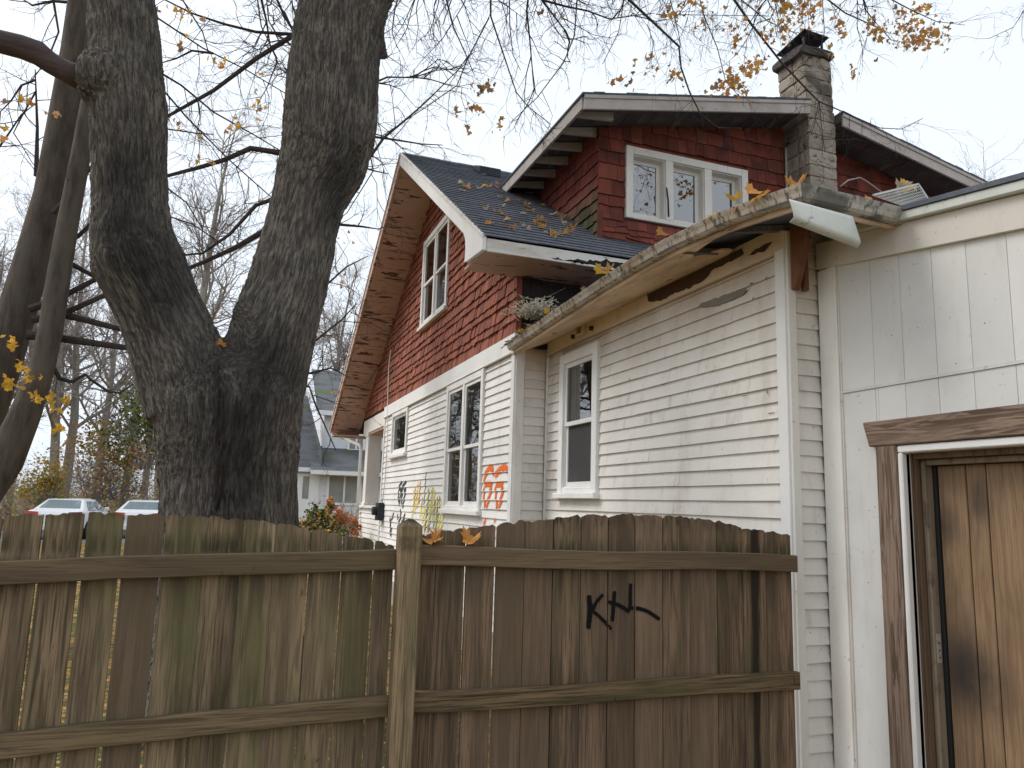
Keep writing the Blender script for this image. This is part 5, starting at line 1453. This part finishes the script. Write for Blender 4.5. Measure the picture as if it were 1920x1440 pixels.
for x, y, sx, sy, n in CL:
    for _ in range(n):
        p = on(x+rt.gauss(0, sx*.6), y+rt.gauss(0, sy*.6), 1, 5.5+rt.gauss(0, .2))
        k = rt.choices(('o', 'b', 'y'), (6, 3, 1) if x > 1000 else (2, 4, 1))[0]
        put_leaf('leaf', k, p, (rt.gauss(0, 1), rt.gauss(-.5, .7), rt.gauss(0, .6)), rt, rt.uniform(.42, .78), parent=maple); nl += 1
lf = {'o': MB(), 'b': MB(), 'y': MB()}
for x, y, sx, sy, n in CL:                        # the many small ones among them
    for _ in range(int(n*1.6)+1):
        p = on(x+rt.gauss(0, sx*1.1), y+rt.gauss(0, sy*1.1), 1, 5.6+rt.gauss(0, .3)); k = rt.choices(('o', 'b', 'y'), (5, 4, 1))[0]
        src = rt.choice(LM[k]); sc_ = rt.uniform(.22, .5)
        R3 = (Vector((rt.gauss(0, 1), rt.gauss(-.5, .7), rt.gauss(0, .6))).to_track_quat('Z', 'Y') @ Matrix.Rotation(rt.uniform(0, 6.283), 3, 'Z').to_quaternion()).to_matrix()
        lf[k].add([Vector(p)+R3 @ (v.co*sc_) for v in src.vertices], [tuple(f.vertices) for f in src.polygons])
for k, m_ in lf.items(): tag(obj('leaf_spray', m_, M['leaf_'+k], maple), kind='stuff')
for p, s in (((402, 643), 1.3), ((407, 650), 1.2), ((410, 640), 1.1)):
    q = on(*p, 1, 6.22); put_leaf('fallen_leaf', rt.choice(('o', 't')), q, (0, -.5, .8), rt, s, label='dry leaf lodged in the fork of the big maple', group='leaves lodged in the maple fork')
# many more leaves high in the crown, out of single reach
# ------------------------------------------------------------------ second tree at the left
t2 = thing('leaning_tree', (-3.6, 10.2, 0), 'slender tree with two leaning stems behind the maple, yellow leaves on low twigs', 'tree')
ORG['leaning_tree'] = np.array([-3.6, 10.2, 0.])
def stem2(pts, yp):
    P, R = [], []
    for x, y, w in pts:
        p = on(x, y, 1, yp); P.append(p); R.append(w/2*depth(p)/F)
    return P, R
s1, r1 = stem2([(165, -160, 36), (150, 0, 40), (140, 100, 48), (118, 250, 58), (95, 370, 58), (63, 480, 60), (33, 580, 64), (3, 680, 68), (-40, 800, 74), (-110, 950, 80)], 10.2)
s2, r2_ = stem2([(185, 120, 24), (165, 200, 28), (150, 300, 34), (127, 420, 37), (110, 520, 41), (95, 620, 42), (76, 700, 44), (46, 780, 54), (8, 865, 66), (-60, 960, 76)], 9.7)
bs_ = np.array([-3.7, 10.1, -.1])
mb = MB(); mb.tube(s1+[bs_], r1+[.38], 16); mb.tube(s2+[bs_+np.array([.2, -.2, 0])], r2_+[.36], 16)
obj('trunk', mb, M['bark2'], t2, smooth=True)
mb = MB(); e2 = []
for pts, r0, r1_ in (([(55, 580), (110, 560), (190, 518), (260, 505), (310, 490)], .045, .012), ([(60, 600), (110, 592), (200, 552), (280, 530), (330, 500)], .045, .012), ([(110, 588), (160, 600), (245, 622), (330, 645), (420, 690)], .045, .014), ([(50, 628), (110, 634), (180, 644), (260, 655), (340, 668), (430, 690)], .055, .014),
                     ([(98, 686), (112, 710), (135, 716), (160, 702), (170, 712), (205, 735), (225, 736), (250, 720)], .028, .008), ([(120, 462), (150, 440), (185, 405), (230, 375)], .03, .02), ([(125, 490), (180, 520), (240, 525)], .03, .02), ([(100, 400), (150, 340), (190, 290)], .03, .02)):
    limb(mb, pxpoly(pts, 9.9), r0, r1_, rt, every=.5, Lr=(.3, .9), droop=.1, sides=8, tr=.006, sub=(3, 2, 2, 0))
for pts, r0 in (([(140, 5), (100, 2), (60, 10), (30, -10)], .03), ([(100, 0), (110, 60), (90, 110), (60, 150)], .018), ([(68, 330), (70, 240), (66, 130)], .035), ([(66, 150), (40, 160), (20, 190), (0, 210)], .02), ([(68, 170), (40, 220), (25, 250)], .015), ([(-20, 300), (10, 260), (40, 215), (66, 195)], .018), ([(130, 40), (140, 10), (110, 0)], .02)):
    limb(mb, pxpoly(pts, 12.), r0, .007, rt, every=.28, Lr=(.4, 1.2), droop=.05, sides=6, tr=.008, sub=(4, 4, 3, 0), ends=e2)
tag(obj('branches', mb, M['twig'], t2), kind='stuff')
for x, y, n, s in ((310, 10, 8, 18), (335, 20, 5, 12), (375, 36, 3, 8), (400, 120, 4, 12), (480, 195, 7, 14), (415, 125, 3, 10), (485, 155, 4, 10), (320, 238, 4, 10), (400, 240, 4, 16), (460, 240, 5, 16), (395, 305, 3, 5), (370, 295, 2, 6), (345, 75, 3, 10), (20, 635, 4, 8), (25, 655, 4, 8), (30, 715, 8, 10), (60, 710, 5, 8), (80, 735, 6, 10), (105, 770, 5, 8), (115, 805, 4, 6), (125, 742, 3, 6), (40, 685, 4, 8), (50, 200, 3, 20), (90, 215, 3, 8), (10, 240, 5, 15), (650, 455, 4, 12), (655, 520, 4, 12), (635, 735, 4, 8)):
    for _ in range(n):
        p = on(x+rt.gauss(0, s), y+rt.gauss(0, s*.8), 1, (14. if x > 600 else 9.0)+rt.gauss(0, .2))
        put_leaf('leaf', 'y' if y > 600 and x < 200 else rt.choice(('o', 'b', 'y')), p, (rt.gauss(0, 1), rt.gauss(-.6, .6), rt.gauss(0, .7)), rt, rt.uniform(.6, 1.) if x < 200 else rt.uniform(.5, .85), parent=t2); nl += 1

# ------------------------------------------------------------------ third tree, its trunk hidden behind the maple's right stem
b3 = on(448, 985, 1, 11.5)
t3 = thing('slender_tree', (float(b3[0]), 11.5, 0), 'slender dark tree with long fine branches spreading behind the forked maple', 'tree')
s3, r3 = stem2([(640, -330, 18), (632, -200, 26), (622, -60, 32), (614, 150, 36), (606, 300, 40), (576, 420, 44), (540, 530, 46), (508, 650, 48), (482, 770, 52), (462, 890, 56), (448, 985, 60)], 11.5)
mb = MB(); mb.tube(s3+[np.array([b3[0], b3[1], -.1])], r3+[.3], 14); obj('trunk', mb, M['bark2'], t3, smooth=True)
mb3 = MB()
for pts, r0 in (([(620, 40), (560, 60), (480, 110), (400, 170), (300, 226), (220, 250)], .05), ([(600, 300), (528, 287), (470, 278), (420, 300), (370, 315), (305, 332), (250, 350)], .055), ([(560, 410), (500, 430), (440, 465), (385, 490), (330, 512), (250, 540)], .05), ([(520, 370), (480, 385), (430, 440), (380, 475), (320, 480)], .035),
                ([(560, 65), (480, 60), (420, 45), (360, 25), (290, -10)], .03), ([(400, 100), (360, 95), (330, 110), (295, 120)], .022), ([(290, 130), (340, 160), (400, 210), (480, 255), (530, 285)], .018), ([(290, 150), (350, 220), (430, 300), (520, 380)], .015), ([(290, 30), (380, 90), (460, 130), (560, 190)], .015), ([(330, -20), (380, 60), (390, 95)], .012), ([(480, -20), (490, 50), (520, 110)], .012), ([(300, 240), (370, 250), (400, 252)], .012), ([(300, 400), (360, 420), (420, 460)], .012), ([(310, 350), (350, 380), (380, 430)], .012)):
    limb(mb3, pxpoly(pts, 11.5), r0, max(.008, r0*.35), rt, every=.22, Lr=(.4, 1.3), droop=.1, sides=6, tr=.0065, sub=(4, 4, 3, 0), ends=e2)
for pts, r0 in (([(608, 340), (690, 300), (720, 258), (760, 225), (800, 190), (860, 130)], .03), ([(612, 230), (690, 255), (740, 262), (790, 270), (830, 272)], .028), ([(580, 405), (625, 420), (680, 425), (712, 430)], .035), ([(606, 290), (640, 300), (700, 320), (728, 326)], .025), ([(535, 560), (600, 545), (650, 500), (690, 480)], .022), ([(505, 650), (590, 640), (640, 600), (668, 570)], .022), ([(495, 700), (580, 700), (620, 690), (650, 705)], .022), ([(690, 270), (700, 320), (650, 400)], .012), ([(490, 720), (580, 725), (592, 760), (610, 800), (630, 845)], .02)):
    limb(mb3, pxpoly(pts, 11.5), r0, .007, rt, every=.26, Lr=(.5, 1.5), droop=.05, sides=6, tr=.0075, sub=(5, 4, 3, 0))
for i in range(20):
    k = rt.randrange(0, 4); twig(mb3, s3[k], np.array([rt.gauss(0, 1), rt.gauss(0, 1), rt.uniform(.2, .9)]), rt.uniform(1.2, 2.8), .03, 0, rt, .02, nsub=(6, 5, 3, 0))
obj('branches', mb3, M['twig'], t3)

# ------------------------------------------------------------------ woods and neighbours
def wild_tree(seed, h, r0, leafk=None, nleaf=0, spread=.55):
    R = random.Random(seed); tm, bm_ = MB(), MB(); ends_ = []
    p = np.array([0., 0, -.1]); d = np.array([R.gauss(0, .04), R.gauss(0, .04), 1.]); P = [p]; Rd = [r0*1.3]; n = 12
    for i in range(n):
        d = nrm(d+np.array([R.gauss(0, .05), R.gauss(0, .05), .05])); P.append(P[-1]+d*h*.92/n); Rd.append(r0*(1-.93*((i+1)/n)**1.1))
    tm.tube(P, Rd, 9)
    for i in range(22):
        t = R.uniform(.22, .98)*n; k = min(int(t), n-1); b = P[k]+(P[k+1]-P[k])*(t-k); a = R.uniform(0, 6.283)
        L_ = h*R.uniform(.16, .36)*(1.15-t/n*.65)
        twig(bm_, b, np.array([math.cos(a)*spread, math.sin(a)*spread, R.uniform(.45, 1.)]), L_, Rd[k]*R.uniform(.3, .5), 0, R, -.12, sides=(5, 4, 3, 3), nsub=(7, 5, 4, 0), ends=ends_, curl=.16)
    return tm, bm_, ends_
protos = []
for i, (sd, h, r0) in enumerate(((41, 17, .24), (42, 15, .19), (43, 18.5, .28))):
    o = thing('woodland_tree', (0, 0, 0), 'x', 'tree', 'bare trees of the wood behind the parked cars')
    ORG[o.name] = np.zeros(3)
    tm, bm_, en = wild_tree(sd, h, r0)
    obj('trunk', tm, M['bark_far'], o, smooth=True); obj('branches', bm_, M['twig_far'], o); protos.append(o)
used = set()
def plant(px, d, k, rot, s, label, group=None):
    v = ray(px, 940.); v = v/ math.hypot(v[0], v[1]); p = v*d
    if k not in used: o = protos[k]; used.add(k)
    else: o = dup(protos[k])
    o.location = (p[0], p[1], 0); o.rotation_euler = (0, 0, rot); o.scale = (s,)*3; o['label'] = label
    if group: o['group'] = group
    elif 'group' in o: del o['group']
    return o
LB = 'bare grey woodland tree standing in the wood behind the parked cars'
GRP = 'bare trees of the wood behind the parked cars'
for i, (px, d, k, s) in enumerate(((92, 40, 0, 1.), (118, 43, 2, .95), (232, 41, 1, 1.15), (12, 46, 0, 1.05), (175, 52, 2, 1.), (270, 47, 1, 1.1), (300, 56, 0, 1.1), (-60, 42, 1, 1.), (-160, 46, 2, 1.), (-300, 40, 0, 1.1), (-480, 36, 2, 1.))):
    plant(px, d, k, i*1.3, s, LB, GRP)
plant(620, 48, 0, .7, 1.05, 'bare tree rising behind the pale neighbouring house', None)
plant(700, 44, 2, 2.1, 1.0, 'bare tree seen between the maple and the red gable', None)
plant(560, 60, 1, 4.1, 1.2, 'distant bare tree seen between the maple stems', None)
plant(1815, 33, 0, 3.2, 1.0, 'bare treetop showing above the dormer roof', None)
# trees out of frame on the yard's open side; the window panes mirror them
for i, (x, y, k) in enumerate(((-14, 13, 0), (-1.1, 25, 2), (-18, 24, 1))):
    o = dup(protos[k]); o.location = (x, y, 0); o.rotation_euler = (0, 0, i*2.2); o.scale = (.8,)*3
    o['label'] = 'bare yard tree mirrored in the gable wall window panes'; o['group'] = 'yard trees mirrored in the panes'
# evergreen-ish green tree among the trunks
def leafy(name, label, cat, c, sx, sz, kinds, n, size, seed, twigs=60, tm='twig_far', group=None, hang=0.):
    R = random.Random(seed); o = thing(name, (c[0], c[1], 0), label, cat, group); ORG[o.name] = np.array([c[0], c[1], 0.])
    mb = MB()
    for i in range(twigs):
        a = R.uniform(0, 6.283); e = R.uniform(.2, 1.2)
        twig(mb, np.array([c[0]+R.gauss(0, .15*sx), c[1]+R.gauss(0, .15*sx), max(0., c[2]-sz)]), np.array([math.cos(a)*sx*.8, math.sin(a)*sx*.8, sz*1.5]), (sz*1.7)*R.uniform(.5, 1), .012*max(1, sz), 1, R, .0, nsub=(3, 4, 3, 0))
    obj('stems', mb, M[tm], o)
    bl = [(np.array([c[0]+R.gauss(0, .5)*sx, c[1]+R.gauss(0, .5)*sx, c[2]+R.gauss(0, .45)*sz]), R.uniform(.2, .5)) for _ in range(max(6, n//60))]
    for kd in kinds:
        mb = MB()
        for i in range(n//len(kinds)):
            b, rr = R.choice(bl); p = b+np.array([R.gauss(0, rr*sx*.5), R.gauss(0, rr*sx*.5), R.gauss(0, rr*sz*.5)])
            if p[2] < .05: p[2] = R.uniform(.05, .4)
            u_ = nrm(np.array([R.gauss(0, 1), R.gauss(0, 1), R.gauss(0, .6)])); w_ = nrm(np.cross(u_, np.array([R.gauss(0, 1), R.gauss(0, 1), R.gauss(0, 1)])))
            s = size*R.uniform(.6, 1.4)
            mb.add([p-u_*s*.5, p+w_*s*.32+u_*s*.05, p+u_*s*.5, p-w_*s*.32+u_*s*.05], [(0, 1, 2, 3)])
        tag(obj('leaves', mb, M['leaf_'+kd], o), kind='stuff')
    return o
def gpos(px, d, z=0.):
    v = ray(px, 940.); v = v/math.hypot(v[0], v[1]); return np.array([v[0]*d, v[1]*d, z])
leafy('understory_tree', 'green leafed understory tree in the wood left of the maple', 'tree', gpos(262, 38, 5.0), 1.7, 2.2, ('g', 'yg'), 3200, .16, 61, 40)
leafy('understory_tree', 'golden leafed understory tree behind the parked cars', 'tree', gpos(195, 39, 3.2), 2.2, 1.8, ('yg', 'o', 'b'), 2600, .15, 62, 50)
leafy('shrub', 'yellow green shrub at the wood edge beside the parked cars', 'shrub', gpos(85, 34, 1.9), 1.0, .9, ('yg', 'y'), 1700, .12, 63, 40)
leafy('shrub', 'dark green shrub with orange leaves in front of the neighbouring house', 'shrub', gpos(592, 15., 1.15), .42, .42, ('g', 'g', 'g', 'o'), 2200, .07, 64, 26)
leafy('shrub', 'thin coral and orange leafed shrub by the porch downspout', 'shrub', gpos(642, 15.5, 1.2), .26, .50, ('o', 'r'), 420, .09, 65, 22)
leafy('shrub', 'dry orange hydrangea like shrub growing against the porch wall', 'shrub', np.array([2.45, 16.6, 1.2]), .12, .35, ('o', 'r'), 160, .08, 66, 8)
# tangle of brush along the wood edge
R = random.Random(77); mb = MB(); lfm = {k: MB() for k in ('b', 'yg', 'o', 't')}
for i in range(380):
    c = gpos(R.uniform(-260, 400), R.uniform(38, 58)); 
    twig(mb, c+np.array([0, 0, -.05]), np.array([R.gauss(0, .5), R.gauss(0, .5), 1]), R.uniform(1.2, 4.2), .018, 0, R, .05, sides=(3, 3, 3, 3), nsub=(5, 4, 2, 0), curl=.25)
for i in range(11000):
    c = gpos(R.uniform(-260, 400), R.uniform(35, 60)); z = abs(R.gauss(0, 1.5))+.15
    k = R.choices(('b', 'yg', 'o', 't'), (5, 3, 2, 3))[0]; p = c+np.array([0, 0, z]); s = R.uniform(.08, .2)
    u_ = nrm(np.array([R.gauss(0, 1), R.gauss(0, 1), R.gauss(0, .6)])); w_ = nrm(np.cross(u_, np.array([R.gauss(0, 1), R.gauss(0, 1), R.gauss(0, 1)])))
    lfm[k].add([p-u_*s*.5, p+w_*s*.32, p+u_*s*.5, p-w_*s*.32], [(0, 1, 2, 3)])
th_ = thing('thicket', tuple(gpos(120, 45)), 'brown tangled thicket along the wood edge behind the parked cars', 'thicket'); th_['kind'] = 'stuff'
tag(obj('brush_stems', mb, M['twig_far'], th_), kind='stuff')
for k, m_ in lfm.items(): tag(obj('brush_leaves', m_, M['leaf_'+k], th_), kind='stuff')
# ------------------------------------------------------------------ neighbouring house
M['nsiding'] = mat('pale_blue_grey_vinyl_siding', (.76, .78, .82), [((1, 1, 1), 3, .4, .7, (.70, .72, .76), .7)], rough=.6)
M['nwhite'] = mat('bright_white_neighbour_trim', (.86, .87, .88), rough=.55)
M['nglass'] = mat('dim_neighbour_glass', (.34, .34, .32), [((2, 2, 2), 3, .4, .7, (.22, .22, .21), .7)], rough=.08, spec=.6)
YN = 27.0
NW = Wall(1, YN)
def nx(x, y=940): return float(on(x, y, 1, YN)[0])
def nz(x, y): return float(on(x, y, 1, YN)[2])
nh = thing('neighbouring_house', (nx(650), YN+4, 0), 'pale grey neighbouring house with mossy porch roof and white door', 'house')
X0, X1 = nx(548), nx(800)
zE = nz(620, 884)
mb = MB(); mb.box(X0, X1, YN+.03, YN+7, 0, zE+.2); nwl = obj('wall', mb, M['nsiding'], nh)
z = .1
while z < zE:
    t = MB(); NW.lap(t, X0, X1, z, min(z+.13, zE), .018, .004, .012); obj('siding_board', t, M['nsiding'], nwl); z += .115
zt = nz(620, 846)
mb = MB(); xa = nx(577); 
mb.prism([(xa, YN-.5, zE), (xa, YN+1.2, zt+.25), (xa, YN+1.2, zt+.1), (xa, YN-.5, zE-.1)], (X1-xa+.5, 0, 0)); obj('porch_roof', mb, M['asphalt_shingle2'], nh)
mb = MB(); mb.box(xa-.02, X1+.5, YN-.54, YN-.503, zE-.13, zE+.01); obj('porch_fascia', mb, M['nwhite'], nh)
# upper storey and roofs
xu = float(on(607, 800, 1, YN+1.1)[0]); zu0, zu1 = zt+.05, nz(640, 768)
mb = MB(); mb.box(xu, X1-.2, YN+1.1, YN+7, zu0, zu1+.1); nu_ = obj('upper_wall', mb, M['nsiding'], nh)
NU = Wall(1, YN+1.1); z = zu0
while z < zu1:
    t = MB(); NU.lap(t, xu+.01, X1-.2, z, min(z+.13, zu1), .018, .004, .012); obj('siding_board', t, M['nsiding'], nu_); z += .115
mb = MB(); mb.prism([(xu-.25, YN+.8, zu1-.02), (xu-.25, YN+4.5, zu1+2.1), (xu-.25, YN+4.5, zu1+1.98), (xu-.25, YN+.8, zu1-.14)], (X1-xu+.6, 0, 0)); mb.box(xu-.25, X1+.3, YN+.75, YN+.8, zu1-.16, zu1); obj('upper_roof', mb, M['asphalt_shingle2'], nh)
mb = MB(); mb.box(xu-.30, X1+.32, YN+.72, YN+.748, zu1-.15, zu1+.02); obj('upper_fascia', mb, M['nwhite'], nh)
xl = nx(520)
r0_, r1_2 = on(604, 846, 1, YN-.2), on(577, 744, 1, YN+2.4); mb = MB(); mb.prism([(xl, YN-.2, zE+.05), (r0_[0], YN-.2, zE+.05), (r0_[0], YN-.2+.05, r0_[2]), (r1_2[0], YN+2.4, r1_2[2]), (xl, YN+2.4, r1_2[2])], (0, .12, .05)); obj('main_roof', mb, M['asphalt_shingle2'], nh)
mb = MB(); mb.box(xl, xa, YN-.25, YN-.2, zE-.05, zE+.09); obj('main_fascia', mb, M['nwhite'], nh)
mb = MB(); xd0, xd1 = nx(556), nx(590); NW.box(mb, xd0-.1, xd1+.1, .0, .06, .3, nz(575, 888)); ndoor = obj('door', mb, M['nwhite'], nh)
mb = MB(); NW.box(mb, nx(565), nx(577), .062, .07, nz(570, 935), nz(570, 893)); obj('door_glass', mb, M['nglass'], ndoor)
for a, b, c, d, W_ in ((615, 672, 892, 942, NW), (690, 716, 888, 912, NW), (657, 683, 813, 838, NU)):
    za, zb_ = nz(a, d), nz(a, c); xa_, xb_ = nx(a), nx(b); mid = (xa_+xb_)/2
    mb = MB(); W_.box(mb, xa_-.08, xa_, .0, .06, za-.08, zb_+.08); W_.box(mb, xb_, xb_+.08, .0, .06, za-.08, zb_+.08); W_.box(mb, xa_, xb_, .0, .06, zb_, zb_+.08); W_.box(mb, xa_, xb_, .0, .06, za-.08, za); W_.box(mb, mid-.03, mid+.03, .022, .055, za, zb_)
    w = obj('window', mb, M['nwhite'], nh)
    for p, q in ((xa_, mid-.03), (mid+.03, xb_)):
        mb = MB(); W_.box(mb, p, q, .02, .03, za, zb_); obj('pane', mb, M['nglass'], w)
mb = MB(); xa_, xb_, za, zb_ = nx(696), nx(714), nz(705, 912), nz(705, 897); NW.box(mb, xa_, xb_, .06, .40, za, zb_); ac = bevel(obj('air_conditioner', mb, M['nwhite'], nh), .02)
for i in range(6):
    t = MB(); zz = za+(zb_-za)*(i+1)/7.5; NW.box(t, xa_+.04, xb_-.03, .401, .41, zz, zz+.015); obj('grille_slat', t, M['dark_metal'], ac)

# ------------------------------------------------------------------ parked cars
M['car'] = mat('white_car_paint', (.78, .80, .82), rough=.25, spec=.5)
M['car_glass'] = mat('tinted_car_glass', (.20, .25, .27), rough=.05, spec=.8)
M['tail'] = mat('red_tail_lamp', (.55, .02, .02), rough=.2, spec=.6)
M['tyre'] = mat('black_tyre', (.02, .02, .02), rough=.8)
M['rim'] = mat('silver_rim', (.5, .5, .5), rough=.3, metal=.8)
def make_car(label, hatch):
    o = thing('parked_car', (0, 0, 0), label, 'car', None); ORG[o.name] = np.zeros(3)
    S = [(-2.32, .74, .45, .80, .70, .86), (-2.25, .86, .30, .98, .80, 1.0), (-1.75, .90, .28, 1.02, .78, 1.05), (-1.05, .91, .26, 1.0, .60, 1.41), (-.2, .91, .26, .98, .60, 1.45), (.55, .91, .26, .96, .58, 1.40), (1.35, .90, .26, .94, .76, 1.0), (2.1, .86, .28, .84, .74, .90), (2.4, .70, .40, .70, .60, .74)]
    if hatch: S[2] = (-1.95, .90, .28, 1.02, .76, 1.06); S[3] = (-1.2, .91, .26, 1.0, .62, 1.41)
    mb = MB(); n = 10
    for y, w, zb, zm, wr, zr in S:
        mb.v += [(-w*.9, y, zb), (-w, y, zb+.15), (-w, y, zm-.08), (-w*.97, y, zm), (-wr, y, zr), (wr, y, zr), (w*.97, y, zm), (w, y, zm-.08), (w, y, zb+.15), (w*.9, y, zb)]
    for i in range(len(S)-1):
        for k in range(n):
            a, b = i*n+k, i*n+(k+1) % n; mb.f.append((a, b, b+n, a+n))
    mb.f += [tuple(range(n)), tuple((len(S)-1)*n+k for k in range(n-1, -1, -1))]
    b_ = obj('body', mb, M['car'], o, smooth=True); m_ = b_.modifiers.new('b', 'BEVEL'); m_.width = .035; m_.segments = 2; m_.limit_method = 'ANGLE'; m_.angle_limit = math.radians(18)
    # glass: rear screen, windscreen, side windows
    def lerp(a, b, t): return [a[i]+(b[i]-a[i])*t for i in range(3)]
    def pane(q, name):
        q = [np.array(p) for p in q]; nn_ = nrm(np.cross(q[1]-q[0], q[3]-q[0])); t = MB(); t.prism([p+nn_*.004 for p in q], nn_*.006); return obj(name, t, M['car_glass'], o)
    A, B = S[2], S[3]
    L1, R1, L2, R2 = (-A[4], A[0], A[5]), (A[4], A[0], A[5]), (-B[4], B[0], B[5]), (B[4], B[0], B[5])
    def sub(t, s): 
        a, b = lerp(L1, L2, t), lerp(R1, R2, t); return lerp(a, b, s)
    pane([sub(.10, .06), sub(.10, .94), sub(.9, .93), sub(.9, .07)], 'rear_screen')
    A, B = S[6], S[5]; L1, R1, L2, R2 = (A[4], A[0], A[5]), (-A[4], A[0], A[5]), (B[4], B[0], B[5]), (-B[4], B[0], B[5])
    pane([sub(.08, .06), sub(.08, .94), sub(.92, .94), sub(.92, .06)], 'windscreen')
    for s in (-1, 1):
        for y0, y1, i0, i1 in ((-1.35, -.25, 3, 4), (-.15, .75, 4, 5)):
            w0 = .89; pts = [(s*w0, y0, 1.03), (s*w0, y1, 1.01), (s*.665, y1*.62 if y1 > 0 else y1, 1.34), (s*.655, max(y0, -.98), 1.34)]
            if s > 0: pts = pts
            else: pts = pts[::-1]
            pane(pts, 'side_window')
        t = MB(); t.hexa([(s*.46, -2.38, .72), (s*.87, -2.30, .72), (s*.87, -2.2, .72), (s*.46, -2.3, .72), (s*.50, -2.36, .965), (s*.88, -2.28, .985), (s*.88, -2.12, .985), (s*.50, -2.24, .965)]); obj('tail_lamp', t, M['tail'], o)
        t = MB(); t.prism([(s*.92, .62, 1.0), (s*1.08, .6, 1.0), (s*1.08, .6, 1.14), (s*.92, .62, 1.12)], (0, .08, 0)); bevel(obj('wing_mirror', t, M['car'], o), .02)
        for y in (-1.42, 1.42):
            t = MB(); t.tube([(s*.72, y, .32), (s*.93, y, .32)], .32, 20); wh = obj('wheel', t, M['tyre'], o); t = MB(); t.tube([(s*.90, y, .32), (s*.945, y, .32)], .2, 14); obj('rim', t, M['rim'], wh)
    t = MB(); t.box(-.27, .27, -2.37, -2.34, .60, .73); obj('number_plate', t, M['nwhite'], o)
    t = MB(); t.box(-.84, .84, -2.39, -2.28, .32, .52); bevel(obj('rear_bumper', t, M['car'], o), .03)
    return o
c1 = make_car('white parked car with its whole rear window clear of the maple', False)
p = gpos(140, 34.); c1.location = (p[0], p[1], -.06); c1.rotation_euler = (0, 0, math.radians(-6))
c2 = make_car('white parked car partly hidden by the maple trunk', True)
p = gpos(282, 35.); c2.location = (p[0], p[1], -.06); c2.rotation_euler = (0, 0, math.radians(-4))
g = MB(); q = gpos(200, 35); g.add([(q[0]-9, q[1]-5, .004), (q[0]+9, q[1]-5, .004), (q[0]+9, q[1]+4, .004), (q[0]-9, q[1]+4, .004)], [(0, 1, 2, 3)])
tag(obj('driveway', g, M['gravel']), kind='structure')
for c_ in (c1, c2): c_.location.z = .004
# fallen leaves strewn over the yard behind the fence
for c_ in protos:
    if c_['label'] == 'x': bpy.data.objects.remove(c_, do_unlink=True)
